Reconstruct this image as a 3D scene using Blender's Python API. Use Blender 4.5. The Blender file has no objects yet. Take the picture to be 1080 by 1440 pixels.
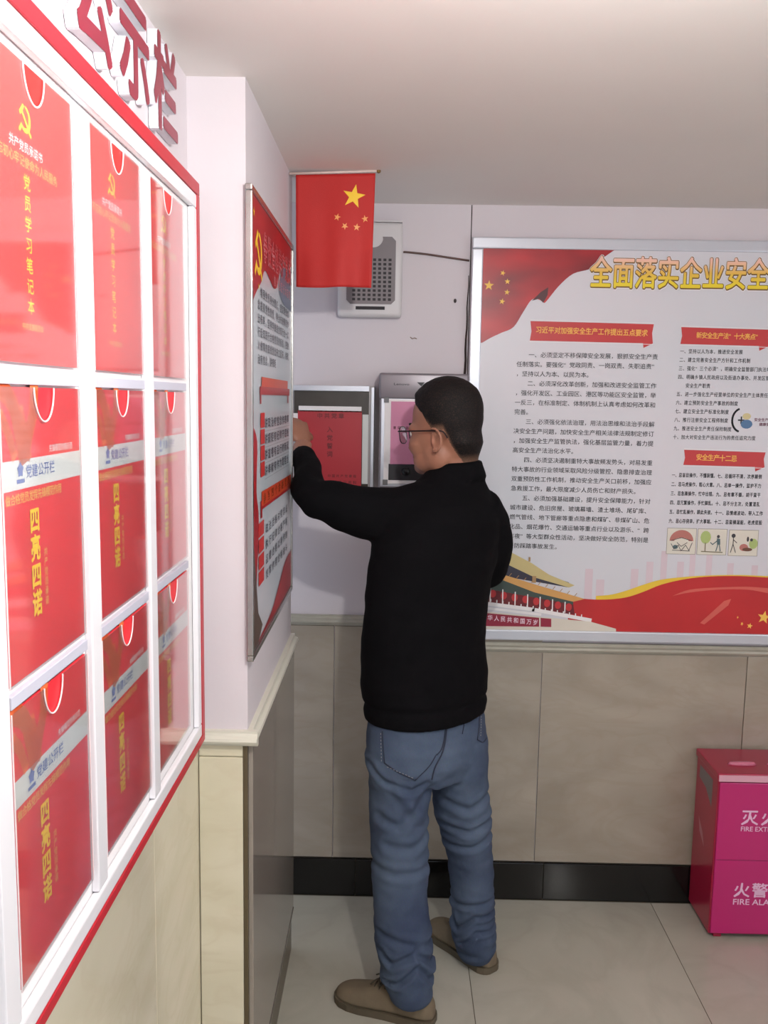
import bpy, bmesh, math, random
import numpy as np
from mathutils import Vector, Matrix, noise
from mathutils.bvhtree import BVHTree
from mathutils.geometry import tessellate_polygon
random.seed(4)
S = bpy.context.scene
COL = S.collection
PI = math.pi
# ------------------------------------------------------------------ camera
F, PITCH, YAW, ROLL, CH = 1235.46, 0.1278, -0.0110, 0.0162, 1.65
_cy, _sy = math.cos(YAW), math.sin(YAW)
FW = Vector((_sy*math.cos(PITCH), _cy*math.cos(PITCH), -math.sin(PITCH)))
R0 = Vector((_cy, -_sy, 0)); U0 = R0.cross(FW)
RT = R0*math.cos(ROLL) + U0*math.sin(ROLL); UP = -R0*math.sin(ROLL) + U0*math.cos(ROLL)
cam = bpy.data.cameras.new('camera'); co = bpy.data.objects.new('camera', cam); COL.objects.link(co)
co.matrix_world = Matrix(((RT.x, UP.x, -FW.x, 0), (RT.y, UP.y, -FW.y, 0), (RT.z, UP.z, -FW.z, CH), (0, 0, 0, 1)))
cam.sensor_fit = 'VERTICAL'; cam.sensor_height = 36.0; cam.lens = F/1440*36.0; cam.clip_start = 0.02
S.camera = co
def at(px, py, Y):
    """pixel -> point at real depth Y (metres in front of the camera)"""
    d = FW + RT*((px-540)/F) - UP*((py-720)/F)
    t = Y/d.y
    return Vector((0, 0, CH)) + d*t
# ------------------------------------------------------------------ world, lights, exposure
S.view_settings.view_transform = 'Standard'; S.view_settings.look = 'None'
S.view_settings.gamma = 1.0; S.view_settings.use_curve_mapping = False
S.view_settings.exposure = -0.08
W = bpy.data.worlds.new('world'); S.world = W; W.use_nodes = True
W.node_tree.nodes['Background'].inputs[0].default_value = (0.75, 0.85, 1.0, 1)
W.node_tree.nodes['Background'].inputs[1].default_value = 1.0
def area(name, loc, rot, sx, sy, power, col):
    l = bpy.data.lights.new(name, 'AREA'); l.shape = 'RECTANGLE'; l.size = sx; l.size_y = sy; l.energy = power; l.color = col
    o = bpy.data.objects.new(name, l); o.location = loc; o.rotation_euler = rot; COL.objects.link(o); return o
# daylight through the window in the right-hand wall, the glazed door behind the camera, ceiling lamps
area('window_daylight', (2.52, -0.35, 1.45), (0, math.radians(90), 0), 1.3, 2.0, 20, (0.86, 0.93, 1.0))
area('door_daylight', (0.9, -2.45, 1.25), (math.radians(90), 0, 0), 1.5, 1.9, 5, (0.95, 0.97, 1.0))
# ------------------------------------------------------------------ materials
def srgb(r, g, b):
    return tuple(((c/255)/12.92 if c/255 <= 0.04045 else ((c/255+0.055)/1.055)**2.4) for c in (r, g, b))
MATS = {}
def mat(name, rgb, rough=0.6, metal=0.0, var=0.06, scale=6.0, bump=0.0, bscale=60.0, coat=0.0, spec=0.5, rgb2=None, stretch=(1, 1, 1), emit=0.0, detail=4.0, sheen=0.0):
    if name in MATS: return MATS[name]
    m = bpy.data.materials.new(name); m.use_nodes = True; nt = m.node_tree; N = nt.nodes; L = nt.links
    b = N['Principled BSDF']
    c = srgb(*rgb)
    tc = N.new('ShaderNodeTexCoord'); mp = N.new('ShaderNodeMapping'); mp.inputs['Scale'].default_value = stretch
    L.new(tc.outputs['Object'], mp.inputs[0])
    nz = N.new('ShaderNodeTexNoise'); nz.inputs['Scale'].default_value = scale; nz.inputs['Detail'].default_value = detail
    L.new(mp.outputs[0], nz.inputs['Vector'])
    cr = N.new('ShaderNodeValToRGB'); cr.color_ramp.elements[0].position = 0.3; cr.color_ramp.elements[1].position = 0.7
    if rgb2: a_, b_ = c, srgb(*rgb2)
    else: a_, b_ = tuple(max(0, x*(1-var)) for x in c), tuple(min(1, x*(1+var)) for x in c)
    cr.color_ramp.elements[0].color = (*a_, 1); cr.color_ramp.elements[1].color = (*b_, 1)
    L.new(nz.outputs['Fac'], cr.inputs[0]); L.new(cr.outputs[0], b.inputs['Base Color'])
    b.inputs['Roughness'].default_value = rough; b.inputs['Metallic'].default_value = metal
    b.inputs['Specular IOR Level'].default_value = spec
    b.inputs['Coat Weight'].default_value = coat; b.inputs['Coat Roughness'].default_value = 0.06
    b.inputs['Sheen Weight'].default_value = sheen
    if bump:
        n2 = N.new('ShaderNodeTexNoise'); n2.inputs['Scale'].default_value = bscale; n2.inputs['Detail'].default_value = 3
        L.new(mp.outputs[0], n2.inputs['Vector'])
        bp = N.new('ShaderNodeBump'); bp.inputs['Strength'].default_value = bump; bp.inputs['Distance'].default_value = 0.004
        L.new(n2.outputs['Fac'], bp.inputs['Height']); L.new(bp.outputs[0], b.inputs['Normal'])
    if emit:
        b.inputs['Emission Color'].default_value = (*c, 1); b.inputs['Emission Strength'].default_value = emit
    MATS[name] = m
    return m
def marble(name, c1, c2, vein, rough=0.12, stretch=(1, 1, 2.2), scale=2.2):
    m = bpy.data.materials.new(name); m.use_nodes = True; nt = m.node_tree; N = nt.nodes; L = nt.links; b = N['Principled BSDF']
    tc = N.new('ShaderNodeTexCoord'); mp = N.new('ShaderNodeMapping'); mp.inputs['Scale'].default_value = stretch
    mp.inputs['Rotation'].default_value = (0.25, 0.5, 0.1)
    L.new(tc.outputs['Object'], mp.inputs[0])
    n1 = N.new('ShaderNodeTexNoise'); n1.inputs['Scale'].default_value = scale; n1.inputs['Detail'].default_value = 7; n1.inputs['Distortion'].default_value = 0.8
    L.new(mp.outputs[0], n1.inputs['Vector'])
    cr = N.new('ShaderNodeValToRGB'); cr.color_ramp.elements[0].position = 0.35; cr.color_ramp.elements[1].position = 0.68
    cr.color_ramp.elements[0].color = (*srgb(*c1), 1); cr.color_ramp.elements[1].color = (*srgb(*c2), 1)
    L.new(n1.outputs['Fac'], cr.inputs[0])
    n2 = N.new('ShaderNodeTexNoise'); n2.inputs['Scale'].default_value = scale*1.7; n2.inputs['Detail'].default_value = 9; n2.inputs['Distortion'].default_value = 1.6
    L.new(mp.outputs[0], n2.inputs['Vector'])
    vr = N.new('ShaderNodeValToRGB'); e = vr.color_ramp.elements
    e[0].position = 0.44; e[0].color = (0, 0, 0, 1); e[1].position = 0.5; e[1].color = (0.16, 0.16, 0.16, 1)
    k = e.new(0.56); k.color = (0, 0, 0, 1)
    L.new(n2.outputs['Fac'], vr.inputs[0])
    mx = N.new('ShaderNodeMix'); mx.data_type = 'RGBA'
    L.new(vr.outputs[0], mx.inputs[0]); L.new(cr.outputs[0], mx.inputs[6]); mx.inputs[7].default_value = (*srgb(*vein), 1)
    L.new(mx.outputs[2], b.inputs['Base Color']); b.inputs['Roughness'].default_value = rough
    MATS[name] = m; return m
def clear(name, tint=(1, 1, 1), rough=0.06, gloss=1.0, haze=0.0, ior=1.45):
    m = bpy.data.materials.new(name); m.use_nodes = True; nt = m.node_tree; N = nt.nodes; L = nt.links
    N.remove(N['Principled BSDF']); out = N['Material Output']
    tr = N.new('ShaderNodeBsdfTransparent'); tr.inputs[0].default_value = (*tint, 1)
    gl = N.new('ShaderNodeBsdfGlossy'); gl.inputs['Roughness'].default_value = rough; gl.inputs[0].default_value = (gloss, gloss, gloss, 1)
    df = N.new('ShaderNodeBsdfDiffuse'); df.inputs[0].default_value = (0.9, 0.9, 0.92, 1)
    lw = N.new('ShaderNodeLayerWeight'); lw.inputs[0].default_value = .5
    pw = N.new('ShaderNodeMath'); pw.operation = 'POWER'; L.new(lw.outputs['Facing'], pw.inputs[0]); pw.inputs[1].default_value = 3.6
    fr = N.new('ShaderNodeMath'); fr.operation = 'MULTIPLY_ADD'; L.new(pw.outputs[0], fr.inputs[0]); fr.inputs[1].default_value = 1.0; fr.inputs[2].default_value = .02
    m0 = N.new('ShaderNodeMixShader'); m0.inputs[0].default_value = haze
    L.new(tr.outputs[0], m0.inputs[1]); L.new(df.outputs[0], m0.inputs[2])
    m1 = N.new('ShaderNodeMixShader')
    L.new(fr.outputs[0], m1.inputs[0]); L.new(m0.outputs[0], m1.inputs[1]); L.new(gl.outputs[0], m1.inputs[2])
    L.new(m1.outputs[0], out.inputs['Surface']); MATS[name] = m; return m
plaster = mat('wall_plaster', (217, 209, 213), 0.75, var=0.02, scale=2.5, bump=0.12, bscale=40)
ceil_m = mat('ceiling_paint', (234, 229, 224), 0.85, var=0.03, scale=1.2)
lit_cream_tile = marble('lit_cream_tile_marble', (212, 204, 178), (226, 218, 196), (196, 180, 150), 0.14)  # cream tile, lightened to carry the stronger light at the left front
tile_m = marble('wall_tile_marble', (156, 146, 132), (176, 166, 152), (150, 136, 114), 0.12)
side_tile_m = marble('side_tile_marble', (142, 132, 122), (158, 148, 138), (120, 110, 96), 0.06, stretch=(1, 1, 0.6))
floor_m = marble('floor_tile_polished', (176, 172, 158), (192, 188, 174), (150, 144, 130), 0.09, stretch=(1, 1, 1), scale=1.3)
grout = mat('grout', (96, 88, 74), 0.9)
black_tile = mat('black_tile', (17, 16, 16), 0.12, var=0.1)
mould_m = mat('cream_moulding', (216, 213, 198), 0.35, var=0.03)
mould_d = marble('tile_ledge', (168, 164, 150), (186, 182, 168), (140, 132, 112), 0.15, stretch=(1, 1, 1))
bronze = mat('bronze_trim', (110, 98, 78), 0.3, 0.6)
alu = mat('aluminium', (214, 218, 226), 0.3, 0.55, var=0.03)
silver = mat('silver_edge', (178, 176, 172), 0.22, 0.9, var=0.05)
crack_shadow_m = mat('dark_gap', (52, 40, 36), 0.9)  # shared by the wall crack and the painted frame shadow
white_gloss = mat('white_frame', (236, 234, 238), 0.25, var=0.01)
board_white = mat('white_board_face', (240, 238, 238), 0.3, var=0.01)
crimson = mat('crimson_board', (190, 34, 48), 0.4, var=0.05)
letter_red = mat('letter_red_face', (146, 34, 58), 0.35, var=0.03)
letter_side = mat('letter_white_side', (226, 226, 232), 0.4, var=0.02)
rail_grey = mat('pocket_rail', (196, 196, 210), 0.35, var=0.02)
acrylic = clear('clear_acrylic', (0.98, 0.98, 0.98), 0.07, 0.9, haze=0.03)
acrylic_lit_rim = mat('acrylic_lit_rim', (244, 226, 226), 0.2, var=0.0)  # pale colour paints the light caught on clear acrylic edges
glass = clear('thin_glass', (0.96, 0.97, 0.98), 0.03, 1.0, haze=0.0)
book_red = mat('booklet_red', (240, 46, 44), 0.4, var=0.04, scale=9)
book_red2 = mat('booklet_crimson', (236, 42, 54), 0.4, var=0.08, scale=9)
orange_p = mat('print_orange', (240, 112, 60), 0.5, var=0.06, scale=20)
yellow_p = mat('print_yellow', (252, 206, 40), 0.5, var=0.02)
gold_p = mat('print_gold', (240, 186, 96), 0.5, var=0.04)
white_p = mat('print_white', (240, 236, 236), 0.5, var=0.01)
band_p = mat('print_pale_band', (218, 222, 220), 0.5, var=0.01)
blue_p = mat('print_blue', (104, 122, 180), 0.5, var=0.05)
black_p = mat('print_black', (34, 34, 40), 0.5, var=0.05)
grey_p = mat('print_grey', (120, 118, 124), 0.5, var=0.05)
# ------------------------------------------------------------------ mesh helpers
def link(o, parent=None):
    COL.objects.link(o)
    if parent is not None: o.parent = parent
    return o
def tag(o, label=None, cat=None, group=None, kind=None):
    if label: o['label'] = label
    if cat: o['category'] = cat
    if group: o['group'] = group
    if kind: o['kind'] = kind
    return o
def empty(name, loc, label=None, cat=None, group=None):
    o = bpy.data.objects.new(name, None); o.empty_display_size = 0.05; o.location = loc; link(o)
    return tag(o, label, cat, group)
def wloc(o):
    v = Vector((0, 0, 0))
    while o is not None: v += o.location; o = o.parent
    return v
def obj(name, bm, m, parent=None, smooth=False, label=None):
    """world-space bmesh -> one mesh object, origin at its own base centre"""
    me = bpy.data.meshes.new(name)
    vs = [v.co for v in bm.verts]
    if not vs: raise RuntimeError(name)
    lo = Vector((min(v[i] for v in vs) for i in range(3))); hi = Vector((max(v[i] for v in vs) for i in range(3)))
    o0 = Vector(((lo.x+hi.x)/2, (lo.y+hi.y)/2, lo.z))
    bmesh.ops.translate(bm, verts=bm.verts, vec=-o0)
    bm.to_mesh(me); bm.free()
    for mm in (m if isinstance(m, (list, tuple)) else [m]): me.materials.append(mm)
    if smooth: me.polygons.foreach_set('use_smooth', [True]*len(me.polygons))
    o = bpy.data.objects.new(name, me)
    o.location = o0 - (wloc(parent) if parent is not None else Vector((0, 0, 0)))
    link(o, parent)
    if label: o['label'] = label
    return o
def B(): return bmesh.new()
def box(bm, x0, x1, y0, y1, z0, z1, bev=0.0, mi=0):
    t = bmesh.new(); bmesh.ops.create_cube(t, size=1)
    for v in t.verts: v.co = Vector(((x0+x1)/2+v.co.x*(x1-x0), (y0+y1)/2+v.co.y*(y1-y0), (z0+z1)/2+v.co.z*(z1-z0)))
    if bev: bmesh.ops.bevel(t, geom=t.edges[:], offset=bev, segments=2, affect='EDGES', profile=0.6)
    add(bm, t, mi); return bm
def add(bm, t, mi=0, M=None):
    vm = {}
    for v in t.verts: vm[v] = bm.verts.new(M @ v.co if M else v.co)
    for f in t.faces:
        try:
            nf = bm.faces.new([vm[v] for v in f.verts]); nf.material_index = mi if mi else f.material_index; nf.smooth = f.smooth
        except ValueError: pass
    t.free(); return bm
def loft(bm, rings, n=24, cap=True):
    """rings: (centre, axisA, axisB) with axis vectors carrying the radii"""
    rs = []
    for c, a, b in rings:
        rs.append([bm.verts.new(c + a*math.cos(2*PI*i/n) + b*math.sin(2*PI*i/n)) for i in range(n)])
    for r, s in zip(rs, rs[1:]):
        for i in range(n): bm.faces.new((r[i], r[(i+1) % n], s[(i+1) % n], s[i]))
    if cap:
        bm.faces.new(rs[0][::-1]); bm.faces.new(rs[-1])
    bmesh.ops.recalc_face_normals(bm, faces=bm.faces)
    return bm
def tube(bm, pts, r, n=10, flat=1.0, closed=False):
    pts = [Vector(p) for p in pts]; k = len(pts)
    rad = r if isinstance(r, (list, tuple)) else [r]*k
    prev = None; rs = []
    for i, p in enumerate(pts):
        if closed: d = pts[(i+1) % k] - pts[i-1]
        else: d = pts[min(i+1, k-1)] - pts[max(i-1, 0)]
        d.normalize()
        a = prev - d*prev.dot(d) if prev is not None else d.orthogonal()
        if a.length < 1e-6: a = d.orthogonal()
        a.normalize(); prev = a; b = d.cross(a)
        rs.append([bm.verts.new(p + (a*math.cos(2*PI*j/n)*flat + b*math.sin(2*PI*j/n))*rad[i]) for j in range(n)])
    prs = list(zip(rs, rs[1:])) + ([(rs[-1], rs[0])] if closed else [])
    for q, s in prs:
        for j in range(n): bm.faces.new((q[j], q[(j+1) % n], s[(j+1) % n], s[j]))
    if not closed:
        bm.faces.new(rs[0][::-1]); bm.faces.new(rs[-1])
    bmesh.ops.recalc_face_normals(bm, faces=bm.faces)
    return bm
def ell(bm, c, r, R=None, sub=3):
    t = bmesh.new(); bmesh.ops.create_icosphere(t, subdivisions=sub, radius=1)
    M = Matrix.Translation(Vector(c)) @ (R.to_4x4() if R else Matrix.Identity(4)) @ Matrix.Diagonal((*r, 1))
    return add(bm, t, 0, M)
def smooth_curve(pts, k=6):
    """Catmull-Rom through tuples"""
    P = [np.array(p, float) for p in pts]; P = [2*P[0]-P[1]] + P + [2*P[-1]-P[-2]]; out = []
    for i in range(1, len(P)-2):
        for j in range(k):
            t = j/k; a, b, c, d = P[i-1:i+3]
            out.append(0.5*((2*b)+(-a+c)*t+(2*a-5*b+4*c-d)*t*t+(-a+3*b-3*c+d)*t**3))
    out.append(P[-2]); return out
# ------------------------------------------------------------------ flat print on a surface
class Face:
    """a flat printed surface: origin O, right U, up V, outward normal N"""
    def __init__(s, O, U, V): s.O, s.U, s.V = Vector(O), Vector(U), Vector(V); s.N = s.U.cross(s.V)
    def p(s, u, v, n=0): return s.O + s.U*u + s.V*v + s.N*n
def poly(bm, fr, pts, n, mi=0):
    vs3 = [Vector((p[0], p[1], 0)) for p in pts]
    vs = [bm.verts.new(fr.p(p[0], p[1], n)) for p in pts]
    for t in tessellate_polygon([vs3]):
        a, b, c = [vs3[i] for i in t]
        if abs((b-a).cross(c-a).z) < 1e-12: continue
        if (b-a).cross(c-a).z < 0: t = t[::-1]
        try: bm.faces.new([vs[i] for i in t]).material_index = mi
        except ValueError: pass
def rect(bm, fr, u0, v0, u1, v1, n, mi=0): poly(bm, fr, [(u0, v0), (u1, v0), (u1, v1), (u0, v1)], n, mi)
def star(bm, fr, u, v, r, n, rot=0.0, mi=0, k=0.42, su=1.0):
    poly(bm, fr, [(u+su*(r if i % 2 == 0 else r*k)*math.sin(rot+i*PI/5), v+(r if i % 2 == 0 else r*k)*math.cos(rot+i*PI/5)) for i in range(10)], n, mi)
def strip(bm, fr, pts, w, n, mi=0):
    """stroke of width w along a 2-D path"""
    P = [Vector(p) for p in pts]
    for a, b in zip(P, P[1:]):
        d = (b-a)
        if d.length < 1e-6: continue
        d.normalize(); q = Vector((-d.y, d.x))*w/2; a2, b2 = a-d*w*0.3, b+d*w*0.3
        poly(bm, fr, [tuple(a2-q), tuple(b2-q), tuple(b2+q), tuple(a2+q)], n, mi)
GC = {}
def glyph(s, off=0.0, ext=0.0, res=2):
    k = (s, off, ext)
    if k in GC: return GC[k]
    c = bpy.data.curves.new('g', 'FONT'); c.body = s; c.offset = off; c.extrude = ext; c.resolution_u = res
    o = bpy.data.objects.new('g', c); COL.objects.link(o)
    dg = bpy.context.evaluated_depsgraph_get(); dg.update()
    me = bpy.data.meshes.new_from_object(o.evaluated_get(dg))
    n = len(me.vertices); a = np.empty(n*3); me.vertices.foreach_get('co', a); a = a.reshape(-1, 3)
    fs = [tuple(p.vertices) for p in me.polygons]
    bpy.data.objects.remove(o); bpy.data.curves.remove(c); bpy.data.meshes.remove(me)
    GC[k] = (a, fs); return GC[k]
a1 = glyph('国'*10)[0]; a0 = glyph('国'*2)[0]
ADV = ((a1[:, 0].max()-a0[:, 0].max())/8)            # advance of a full-width glyph
g0 = glyph('国')[0]; CX, CY = (g0[:, 0].min()+g0[:, 0].max())/2, (g0[:, 1].min()+g0[:, 1].max())/2
class Txt:
    def __init__(s): s.v = []; s.f = []; s.n = 0
    def put(s, fr, ch, u, v, su, sv, n, off=0.0, ext=0.0, shear=0.0, rot=0.0):
        """one full-width glyph centred at u, v; cell size su x sv"""
        a, fs = glyph(ch, 0.0, ext)
        if len(a) == 0: return
        # stroke weight from slightly shifted copies of the outline
        if off <= 0: sh = [(0, 0)]
        elif off <= .015: sh = [(-off, -off*.6), (off, off*.6)]
        else: sh = [(off*math.cos(PI*k/(2 if off < .03 else 4)+.3), off*math.sin(PI*k/(2 if off < .03 else 4)+.3)) for k in range(4 if off < .03 else 8)]
        for k, (dx, dy) in enumerate(sh):
            x = (a[:, 0]-CX+dx)/ADV*su; y = (a[:, 1]-CY+dy)/ADV*sv
            s._add(fr, u+x, v+y, n+k*.00002+a[:, 2]/ADV*sv, fs)
    def _add(s, fr, x, y, z, fs):
        P = np.array(fr.O)[None]+x[:, None]*np.array(fr.U)[None]+y[:, None]*np.array(fr.V)[None]+z[:, None]*np.array(fr.N)[None]
        s.v.append(P); s.f += [tuple(i+s.n for i in f) for f in fs]; s.n += len(P)
    def line(s, fr, t, u, v, pitch, size, n, off=0.0, wide=1.0, vertical=False, shear=0.0):
        for i, ch in enumerate(t):
            if ch in ' \u3000': continue
            if vertical: s.put(fr, ch, u, v-i*pitch, size*wide, size, n, off)
            else: s.put(fr, ch, u+i*pitch, v+i*pitch*shear, size*wide, size, n, off)
    def fit(s, fr, t, u0, v0, w, h, n, off=0.0):
        a, fs = glyph(t, min(off, .012)); x0, x1 = a[:, 0].min(), a[:, 0].max(); y1 = a[:, 1].max()
        s._add(fr, u0+(a[:, 0]-x0)/(x1-x0)*w, v0+a[:, 1]/y1*h, n+a[:, 2]*0, fs)
    def bm(s):
        b = bmesh.new(); me = bpy.data.meshes.new('t'); me.from_pydata(np.concatenate(s.v).tolist(), [], s.f)
        b.from_mesh(me); bpy.data.meshes.remove(me); return b
def rframe(parent, fr, u0, v0, u1, v1, w, n0, n1, m, name='frame_rail', bev=0.002):
    """four bars round a rectangle on a face, each its own part"""
    def bar(a, b, c, d):
        bm = B(); P = [fr.p(a, b, n0), fr.p(c, d, n1)]
        lo = [min(P[0][i], P[1][i]) for i in range(3)]; hi = [max(P[0][i], P[1][i]) for i in range(3)]
        box(bm, lo[0], hi[0], lo[1], hi[1], lo[2], hi[2], bev); return obj(name, bm, m, parent)
    return [bar(u0, v1-w, u1, v1), bar(u0, v0, u1, v0+w), bar(u0, v0+w+.0004, u0+w, v1-w-.0004), bar(u1-w, v0+w+.0004, u1, v1-w-.0004)]
# ------------------------------------------------------------------ the setting
D, HC, XL, XP, YP, YE, XR, YB = 2.77, 2.24, -0.40, -0.29, 1.72, 2.463, 2.6, -2.6
def struct(name, bm, m, label=None, parent=None, smooth=False):
    o = obj(name, bm, m, parent, smooth)
    if parent is None: tag(o, label, None, None, 'structure')
    return o
fl = struct('floor', box(B(), -0.6, XR+.1, YB-.1, 3.0, -0.12, -0.0022), grout, 'polished beige tiled floor')
TS = 0.636
xs = [0.243+TS*k for k in range(-1, 4)]; ys = [D-.02-TS*k for k in range(0, 9)]
for xa in xs:
    for yb in ys:
        x0, x1 = max(xa, XL), min(xa+TS, XR)
        if x1-x0 < .05: continue
        y0 = max(yb-TS, YB)
        if yb-y0 < .05: continue
        struct('floor_tile', box(B(), x0+.001, x1-.001, y0+.001, min(yb, D-.021)-.001, -.002, 0, .0006), floor_m, parent=fl)
struct('ceiling', box(B(), -0.6, XR+.1, YB-.1, 3.0, HC, HC+.1), ceil_m, 'pale painted ceiling')
wb = struct('wall_back', box(B(), -0.6, 0.2205, D, D+.15, 0, HC), plaster, 'white plaster back wall above marble tiles')
# right-hand stretch of the back wall, separated by the long dark crack
wb2 = struct('wall_back', box(B(), 0.2235, XR+.1, D, D+.15, 0, HC), plaster, 'white plaster back wall behind the big notice board')
struct('trim_1', box(B(), 0.2205, 0.2235, D+.004, D+.1, 0.88, HC), crack_shadow_m, 'long dark crack in the back wall beside the big notice board')
struct('trim_2', tube(B(), [(0.2175-.0004*i+0.0012*math.sin(i*1.7), D-.0012, 2.03-.032*i) for i in range(14)], [.0012+.0003*min(i, 9) for i in range(14)], 6), crack_shadow_m, 'widening dark crack below the cable end')  # dark strip stands in for shade along the notice board frame
def tilebox(bm, *a): return box(bm, *a, .0012)
xe = [-.395, -.184, .488, 1.148, 1.808, XR]
for a, b in zip(xe, xe[1:]):
    struct('wall_tile', tilebox(B(), a+.0012, b-.0012, D-.010, D-.0005, .131, .846 if a > .4 else .922), tile_m, parent=wb2 if a > .4 else wb)
def mould(y_top, z0, z1, dpt, p0, p1, inward, m, label, name):
    """moulding with an ogee profile from p0 to p1; inward = unit vector away from the wall"""
    h = z1-z0; prof = [(0, 0), (dpt*.45, 0), (dpt*.55, h*.18), (dpt*.9, h*.25), (dpt, h*.42), (dpt*.92, h*.6), (dpt*.6, h*.72), (dpt*.5, h*.86), (dpt*.5, h), (0, h)]
    bm = B(); p0, p1, q = Vector(p0), Vector(p1), Vector(inward)
    A = [bm.verts.new(p0+q*a+Vector((0, 0, z0+b))) for a, b in prof]; C = [bm.verts.new(p1+q*a+Vector((0, 0, z0+b))) for a, b in prof]
    n = len(prof)
    for i in range(n): bm.faces.new((A[i], A[(i+1) % n], C[(i+1) % n], C[i]))
    bm.faces.new(A[::-1]); bm.faces.new(C); bmesh.ops.recalc_face_normals(bm, faces=bm.faces)
    return struct(name, bm, m, label)
mould(0, .924, .958, .022, (-.395, D, 0), (.2195, D, 0), (0, -1, 0), mould_d, 'tiled ledge moulding on the back wall left of the man', 'trim_3')
mould(0, .847, .880, .026, (.2245, D, 0), (XR-.02, D, 0), (0, -1, 0), mould_d, 'tiled ledge moulding under the big notice board', 'trim_4')
bb = struct('baseboard_back', box(B(), XL+.001, XR, D-.008, D-.001, 0.0, .127), grout, 'glossy black tiled baseboard along the back wall')
be = [-.395, -.107, .519, 1.145, 1.771, 2.397, XR]
for a, b in zip(be, be[1:]):
    struct('baseboard_tile', box(B(), a+.001, b-.001, D-.018, D-.0085, 0.0005, .128, .0015), black_tile, parent=bb)
wl = struct('wall_left', box(B(), -0.6, XL, YB, YP, 0, HC), plaster, 'white left wall carrying the display board')
ye = [YB, -1.26, -.6, .06, .72, 1.38, YP]
for a, b in zip(ye, ye[1:]):
    struct('wall_tile', tilebox(B(), XL+.0005, XL+.010, a+.001, b-.0012, .0, .935), lit_cream_tile, parent=wl)
wp = struct('wall_pillar', box(B(), -0.6, XP, YP, YE, 0, HC), plaster, 'white pillar between the display board and the back wall')
struct('wall_pillar_tile', tilebox(B(), XL+.0115, XP-.009, YP-.010, YP-.0005, .0, .9195), lit_cream_tile, parent=wp)
struct('wall_pillar_tile', box(B(), XL+.0115, XP-.009, YP-.007, YP-.0005, .921, .944, .001), lit_cream_tile, parent=wp)
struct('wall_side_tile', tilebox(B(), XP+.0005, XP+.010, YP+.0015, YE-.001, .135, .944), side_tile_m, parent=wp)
struct('wall_side_kick', box(B(), XP+.0005, XP+.004, YP+.0015, YE-.001, .0, .134), bronze, parent=wp)
struct('trim_5', box(B(), XP-.0085, XP+.001, YP-.009, YP+.001, 0, .944, .0015), bronze, 'bronze corner strip on the tiled pillar edge')
struct('trim_6', box(B(), XP+.0045, XP+.0115, YP+.0015, YE-.001, .128, .1345, .001), silver, 'thin bright strip at the foot of the pillar side tile')
mould(0, .945, .976, .024, (XL+.001, YP, 0), (XP+.022, YP, 0), (0, -1, 0), mould_m, 'cream moulding across the front of the pillar', 'trim_7')
mould(0, .945, .976, .022, (XP, YP+.0005, 0), (XP, YE+.004, 0), (1, 0, 0), mould_m, 'cream moulding running along the side of the pillar', 'trim_8')
mould(0, .945, .976, .022, (XL, YB+.01, 0), (XL, YP-.025, 0), (1, 0, 0), mould_m, 'cream moulding on the left wall behind the display board', 'trim_9')
# right wall with its window, wall behind the camera with the open glazed doorway
def wall_hole(name, label, horiz, c, t, a0, a1, h0, h1, z0, z1):
    bm = B()
    def seg(p, q, r, s):
        if horiz: box(bm, p, q, c, c+t, r, s)
        else: box(bm, c, c+t, p, q, r, s)
    seg(a0, h0, 0, HC); seg(h1, a1, 0, HC)
    if z0 > 0: seg(h0, h1, 0, z0)
    if z1 < HC: seg(h0, h1, z1, HC)
    return struct(name, bm, plaster, label)
wall_hole('wall_right', 'white right wall with a window', False, XR, .12, YB, 3.0, -1.35, .65, .8, 2.1)
wall_hole('wall_front', 'white wall behind the camera with a doorway', True, YB-.12, .12, -.6, XR+.1, .1, 1.7, 0, 2.15)
wf = B()
for a in (-1.35, -.37, .61): box(wf, XR+.02, XR+.06, a, a+.04, .8, 2.1)
for z in (.8, 2.06): box(wf, XR+.02, XR+.06, -1.31, .61, z, z+.04)
struct('window_1', wf, white_gloss, 'white framed window in the right wall')
# ceiling lamps (real lamps: discs with their own light)
def lamp(x, y, power, label, r=.09):
    t = empty('ceiling_lamp', (x, y, HC), label, 'lamp')
    bm = B(); loft(bm, [(Vector((x, y, HC-.0005)), Vector((r+.012, 0, 0)), Vector((0, r+.012, 0))), (Vector((x, y, HC-.02)), Vector((r+.012, 0, 0)), Vector((0, r+.012, 0)))], 32)
    obj('housing', bm, white_gloss, t)
    bm = B(); loft(bm, [(Vector((x, y, HC-.0205)), Vector((r, 0, 0)), Vector((0, r, 0))), (Vector((x, y, HC-.085)), Vector((r, 0, 0)), Vector((0, r, 0))), (Vector((x, y, HC-.10)), Vector((r*.8, 0, 0)), Vector((0, r*.8, 0)))], 32)
    obj('diffuser', bm, mat('lamp_diffuser', (255, 246, 230), 0.5, emit=6.0), t, True)
    l = bpy.data.lights.new('lamp_light', 'POINT'); l.shadow_soft_size = .03; l.energy = power; l.color = (1.0, 0.985, 0.965)
    o = bpy.data.objects.new('lamp_light', l); o.location = (0, 0, -.17); link(o, t)
lamp(1.35, -1.0, 9, 'round ceiling lamp behind the camera')
lamp(0.24, 0.74, 40, 'round ceiling lamp in front of the display board')
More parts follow.
